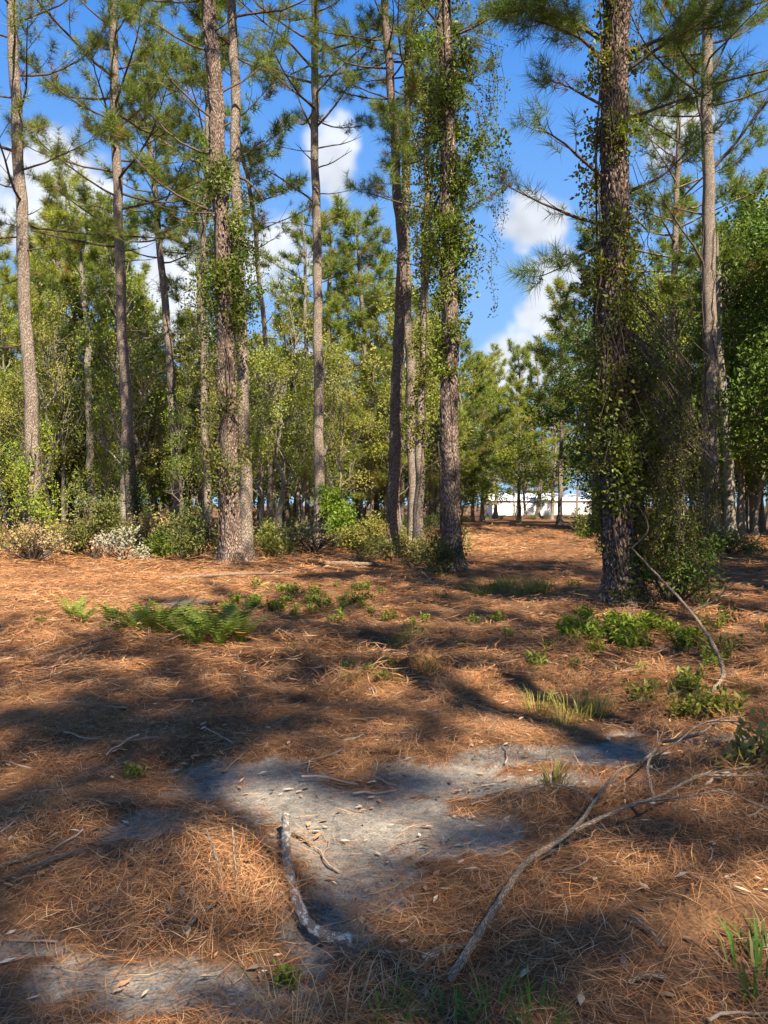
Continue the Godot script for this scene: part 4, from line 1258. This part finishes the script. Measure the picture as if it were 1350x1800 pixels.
func make_fallen_wood() -> void:
	var gy := func(x: float, z: float, up: float) -> Vector3: return on_ground(x, z, up)
	stick("lichen_stick", "curved stick with white lichen spots on grey sand", [gy.call(-0.45, -3.52, 0.08), gy.call(-0.4, -3.16, 0.055), gy.call(-0.33, -2.85, 0.05), gy.call(-0.25, -2.68, 0.05), gy.call(-0.1, -2.55, 0.05)], 0.017, 0.019, M.lichen_wood, 0.2, 14)
	var long := stick("long_branch", "long dry forked branch lying across the pine straw", [gy.call(0.2, -2.3, 0.04), gy.call(0.38, -2.63, 0.07), gy.call(0.54, -2.89, 0.08), gy.call(0.79, -3.21, 0.1), gy.call(1.11, -3.68, 0.13), gy.call(1.31, -3.96, 0.13), gy.call(1.53, -4.25, 0.14)], 0.0135, 0.004, M.pale_wood, 0.13, 12)
	var at := long.position
	for q in [[[0.79, -3.2, 0.06], [1.04, -3.34, 0.08], [1.22, -3.43, 0.07], [1.49, -3.6, 0.07], [1.9, -3.75, 0.06], 0.010, 0.003], [[1.53, -4.25, 0.12], [1.7, -4.21, 0.11], [1.96, -4.4, 0.16], [2.2, -4.3, 0.1], [2.4, -4.35, 0.05], 0.009, 0.004], [[1.2, -3.42, 0.07], [1.23, -3.6, 0.14], [1.36, -3.85, 0.2], [1.4, -3.95, 0.22], [1.42, -4.0, 0.24], 0.008, 0.003], [[1.6, -4.22, 0.12], [1.75, -4.28, 0.16], [1.9, -4.3, 0.18], [2.05, -4.4, 0.22], [2.1, -4.45, 0.24], 0.007, 0.003], [[1.9, -3.75, 0.06], [1.95, -3.9, 0.14], [2.1, -4.0, 0.18], [2.25, -4.05, 0.2], [2.4, -4.1, 0.2], 0.009, 0.004], [[0.95, -3.44, 0.08], [0.9, -3.55, 0.1], [0.8, -3.68, 0.08], [0.72, -3.76, 0.05], [0.68, -3.8, 0.03], 0.006, 0.002], [[1.5, -3.6, 0.07], [1.65, -3.5, 0.1], [1.8, -3.45, 0.13], [1.9, -3.35, 0.12], [2.0, -3.3, 0.1], 0.006, 0.002], [[1.31, -3.96, 0.1], [1.45, -3.9, 0.16], [1.6, -3.92, 0.2], [1.72, -3.88, 0.22], [1.85, -3.9, 0.25], 0.006, 0.002], [[1.1, -3.38, 0.08], [1.3, -3.3, 0.1], [1.45, -3.3, 0.12], [1.6, -3.22, 0.1], [1.7, -3.2, 0.08], 0.006, 0.002]]:
		var pts := []
		for k in 5:
			pts.append(on_ground(q[k][0], q[k][1], float(q[k][2]) + 0.035))
		part("side_branch", bough(pts, at, q[5], q[6], M.pale_wood, 0.1, 8), long)
	var bent := stick("bent_branch", "bent bare branch arching up from weeds by the big pine", [gy.call(2.2, -5.6, 0.0), gy.call(2.5, -5.85, 0.04), Vector3(2.64, 0.2, -6.0), Vector3(2.64, 0.4, -6.25), Vector3(2.6, 0.6, -6.6), Vector3(2.55, 0.8, -7.1), Vector3(2.5, 1.05, -7.8)], 0.019, 0.008, M.dry_wood, 0.1, 9)
	part("side_branch", bough([Vector3(2.6, 0.58, -6.55), Vector3(2.8, 0.66, -6.6), Vector3(3.0, 0.78, -6.7), Vector3(3.05, 0.8, -6.75)], bent.position, 0.009, 0.004, M.dry_wood), bent)
	part("side_branch", bough([Vector3(2.5, 1.05, -7.8), Vector3(2.7, 1.25, -7.9), Vector3(2.6, 1.5, -8.0), Vector3(2.4, 1.62, -8.1)], bent.position, 0.008, 0.004, M.dry_wood), bent)
	stick("upright_twig", "forked pale twig stuck upright in the straw", [gy.call(-0.6, -2.86, -0.02), gy.call(-0.62, -2.88, 0.08), gy.call(-0.68, -2.95, 0.17)], 0.007, 0.004, M.dry_wood)
	stick("upright_twig", "straight brown twig standing beside the forked pale twig", [gy.call(-0.535, -2.82, -0.02), gy.call(-0.55, -2.85, 0.1), gy.call(-0.57, -2.9, 0.22)], 0.006, 0.004, M.dry_wood)
	stick("short_stick", "short pale stick below the two upright twigs", [gy.call(-0.7, -2.66, 0.02), gy.call(-0.66, -2.72, 0.03), gy.call(-0.6, -2.79, 0.02)], 0.008, 0.005, M.dry_wood)
	stick("short_stick", "thin stick lying alone on the straw slope", [gy.call(0.81, -2.54, 0.025), gy.call(0.84, -2.48, 0.03), gy.call(0.88, -2.42, 0.02)], 0.006, 0.004, M.dry_wood)
	stick("short_stick", "pale stick near the green grass clumps", [gy.call(0.72, -2.27, 0.02), gy.call(0.78, -2.29, 0.025), gy.call(0.84, -2.28, 0.02)], 0.008, 0.006, M.dry_wood)
	stick("bark_strip", "torn strip of tan bark under the long branch", [gy.call(0.12, -2.42, 0.02), gy.call(0.2, -2.47, 0.03), gy.call(0.31, -2.5, 0.03)], 0.02, 0.008, M.dry_wood, 0.3, 7)
	stick("bark_strip", "small bark chip by the top of the curved stick", [gy.call(-0.41, -3.5, 0.015), gy.call(-0.36, -3.43, 0.02), gy.call(-0.32, -3.37, 0.015)], 0.011, 0.007, M.dry_wood, 0.3, 7)
	stick("short_stick", "light stick at the edge of the straw near the sand hollow", [gy.call(-1.62, -3.0, 0.02), gy.call(-1.52, -3.1, 0.03), gy.call(-1.42, -3.22, 0.02)], 0.009, 0.006, M.dry_wood)
	stick("fallen_branch", "thin branch lying across the bracken ferns", [gy.call(-3.4, -7.6, 0.03), gy.call(-2.8, -7.9, 0.06), gy.call(-2.2, -8.0, 0.1), gy.call(-1.7, -8.8, 0.2), gy.call(-1.5, -9.6, 0.3)], 0.016, 0.008, M.dry_wood)
	stick("fallen_branch", "pale fallen branch in front of the thick pine mound", [gy.call(-4.3, -15.0, 0.05), gy.call(-3.6, -15.2, 0.06), gy.call(-2.8, -15.4, 0.08), gy.call(-2.0, -16.4, 0.06)], 0.04, 0.02, M.dry_wood)
	stick("fallen_branch", "pair-forked pale log before the bright green bush", [gy.call(-1.6, -19.0, 0.06), gy.call(-1.0, -19.1, 0.07), gy.call(-0.2, -19.2, 0.06)], 0.06, 0.04, M.dry_wood)
	stick("fallen_branch", "slanting thin branch by the foot of the vine-wrapped trunk", [gy.call(0.95, -13.6, 0.0), gy.call(0.85, -13.9, 0.12), gy.call(0.7, -14.3, 0.25)], 0.018, 0.01, M.dry_wood)
	stick("fallen_branch", "thin twig lying in the open straw before the ferns", [gy.call(-0.95, -7.4, 0.02), gy.call(-0.7, -7.0, 0.04), gy.call(-0.5, -6.7, 0.02)], 0.009, 0.005, M.dry_wood)
	var fr := [[5.4, -13.5], [6.8, -12.2], [6.2, -15.5], [7.8, -14.4]]
	for k in fr.size():
		var x: float = fr[k][0]
		var z: float = fr[k][1]
		stick("fallen_branch", "brown branch on the shaded straw beyond the big pine", [gy.call(x, z, 0.04), gy.call(x + 0.6, z - 0.2, 0.07), gy.call(x + 1.2, z + 0.1, 0.05), gy.call(x + 1.9, z - 0.1, 0.1)], 0.022, 0.01, M.dry_wood, 0.1, 8, "branches on the shaded straw")

func box(size: Vector3, at: Vector3, turn := Vector3.ZERO) -> BoxMesh:
	var m := BoxMesh.new()
	m.size = size
	return m

func make_odds() -> void:
	# low white house seen under the trees
	var o := thing("white_house", "low white house with pale metal roof seen under the trees", "house", on_ground(21.6, -104.0))
	o.scale = Vector3(1, 0.82, 1)
	var white := plain(Color(0.8, 0.8, 0.78), 0.7)
	var roofm := plain(Color(0.7, 0.72, 0.74), 0.5)
	var w := part("wall", box(Vector3(15.0, 2.3, 7.0), Vector3.ZERO), o)
	w.mesh.material = white
	w.position = Vector3(0, 1.1, 0)
	var b := Buf.new()
	var e := [Vector3(-8.0, 2.26, 3.7), Vector3(8.0, 2.26, 3.7), Vector3(8.0, 3.5, 0), Vector3(-8.0, 3.5, 0), Vector3(8.0, 2.26, -3.7), Vector3(-8.0, 2.26, -3.7)]
	for t in [[0, 2, 1], [0, 3, 2], [3, 4, 2], [3, 5, 4], [0, 5, 3], [1, 2, 4], [0, 1, 4], [0, 4, 5]]:
		b.tri(e[t[0]], e[t[1]], e[t[2]], Color(1, 1, 1))
	part("roof", b.flat_mesh(roofm), o)
	# faded pink thing at the edge of the wood
	var k := thing("pink_frame", "faded pink frame with an upright post past the sunlit pine", "frame", on_ground(-17.1, -35.0))
	var pink := plain(Color(0.42, 0.1, 0.16), 0.5)
	var maroon := plain(Color(0.16, 0.02, 0.045), 0.5)
	var t1 := Buf.new()
	tube(t1, [Vector3(-0.6, 0.16, 0.2), Vector3(0.0, 0.14, 0.25), Vector3(0.3, 0.2, 0.2), Vector3(0.42, 0.4, 0.1)], [0.05, 0.05, 0.05, 0.04], 8)
	part("rail", t1.smooth_mesh(pink), k)
	var t2 := Buf.new()
	tube(t2, [Vector3(0, 0.0, 0.22), Vector3(0.02, 0.5, 0.2), Vector3(0.0, 0.75, 0.15)], [0.045, 0.04, 0.03], 8)
	part("post", t2.smooth_mesh(pink), k)
	var t3 := Buf.new()
	tube(t3, [Vector3(-0.5, 0.02, 0.0), Vector3(-0.2, 0.3, 0.0), Vector3(0.15, 0.3, 0.0), Vector3(0.3, 0.02, 0.0)], [0.12, 0.2, 0.2, 0.1], 10)
	part("tub", t3.smooth_mesh(maroon), k)
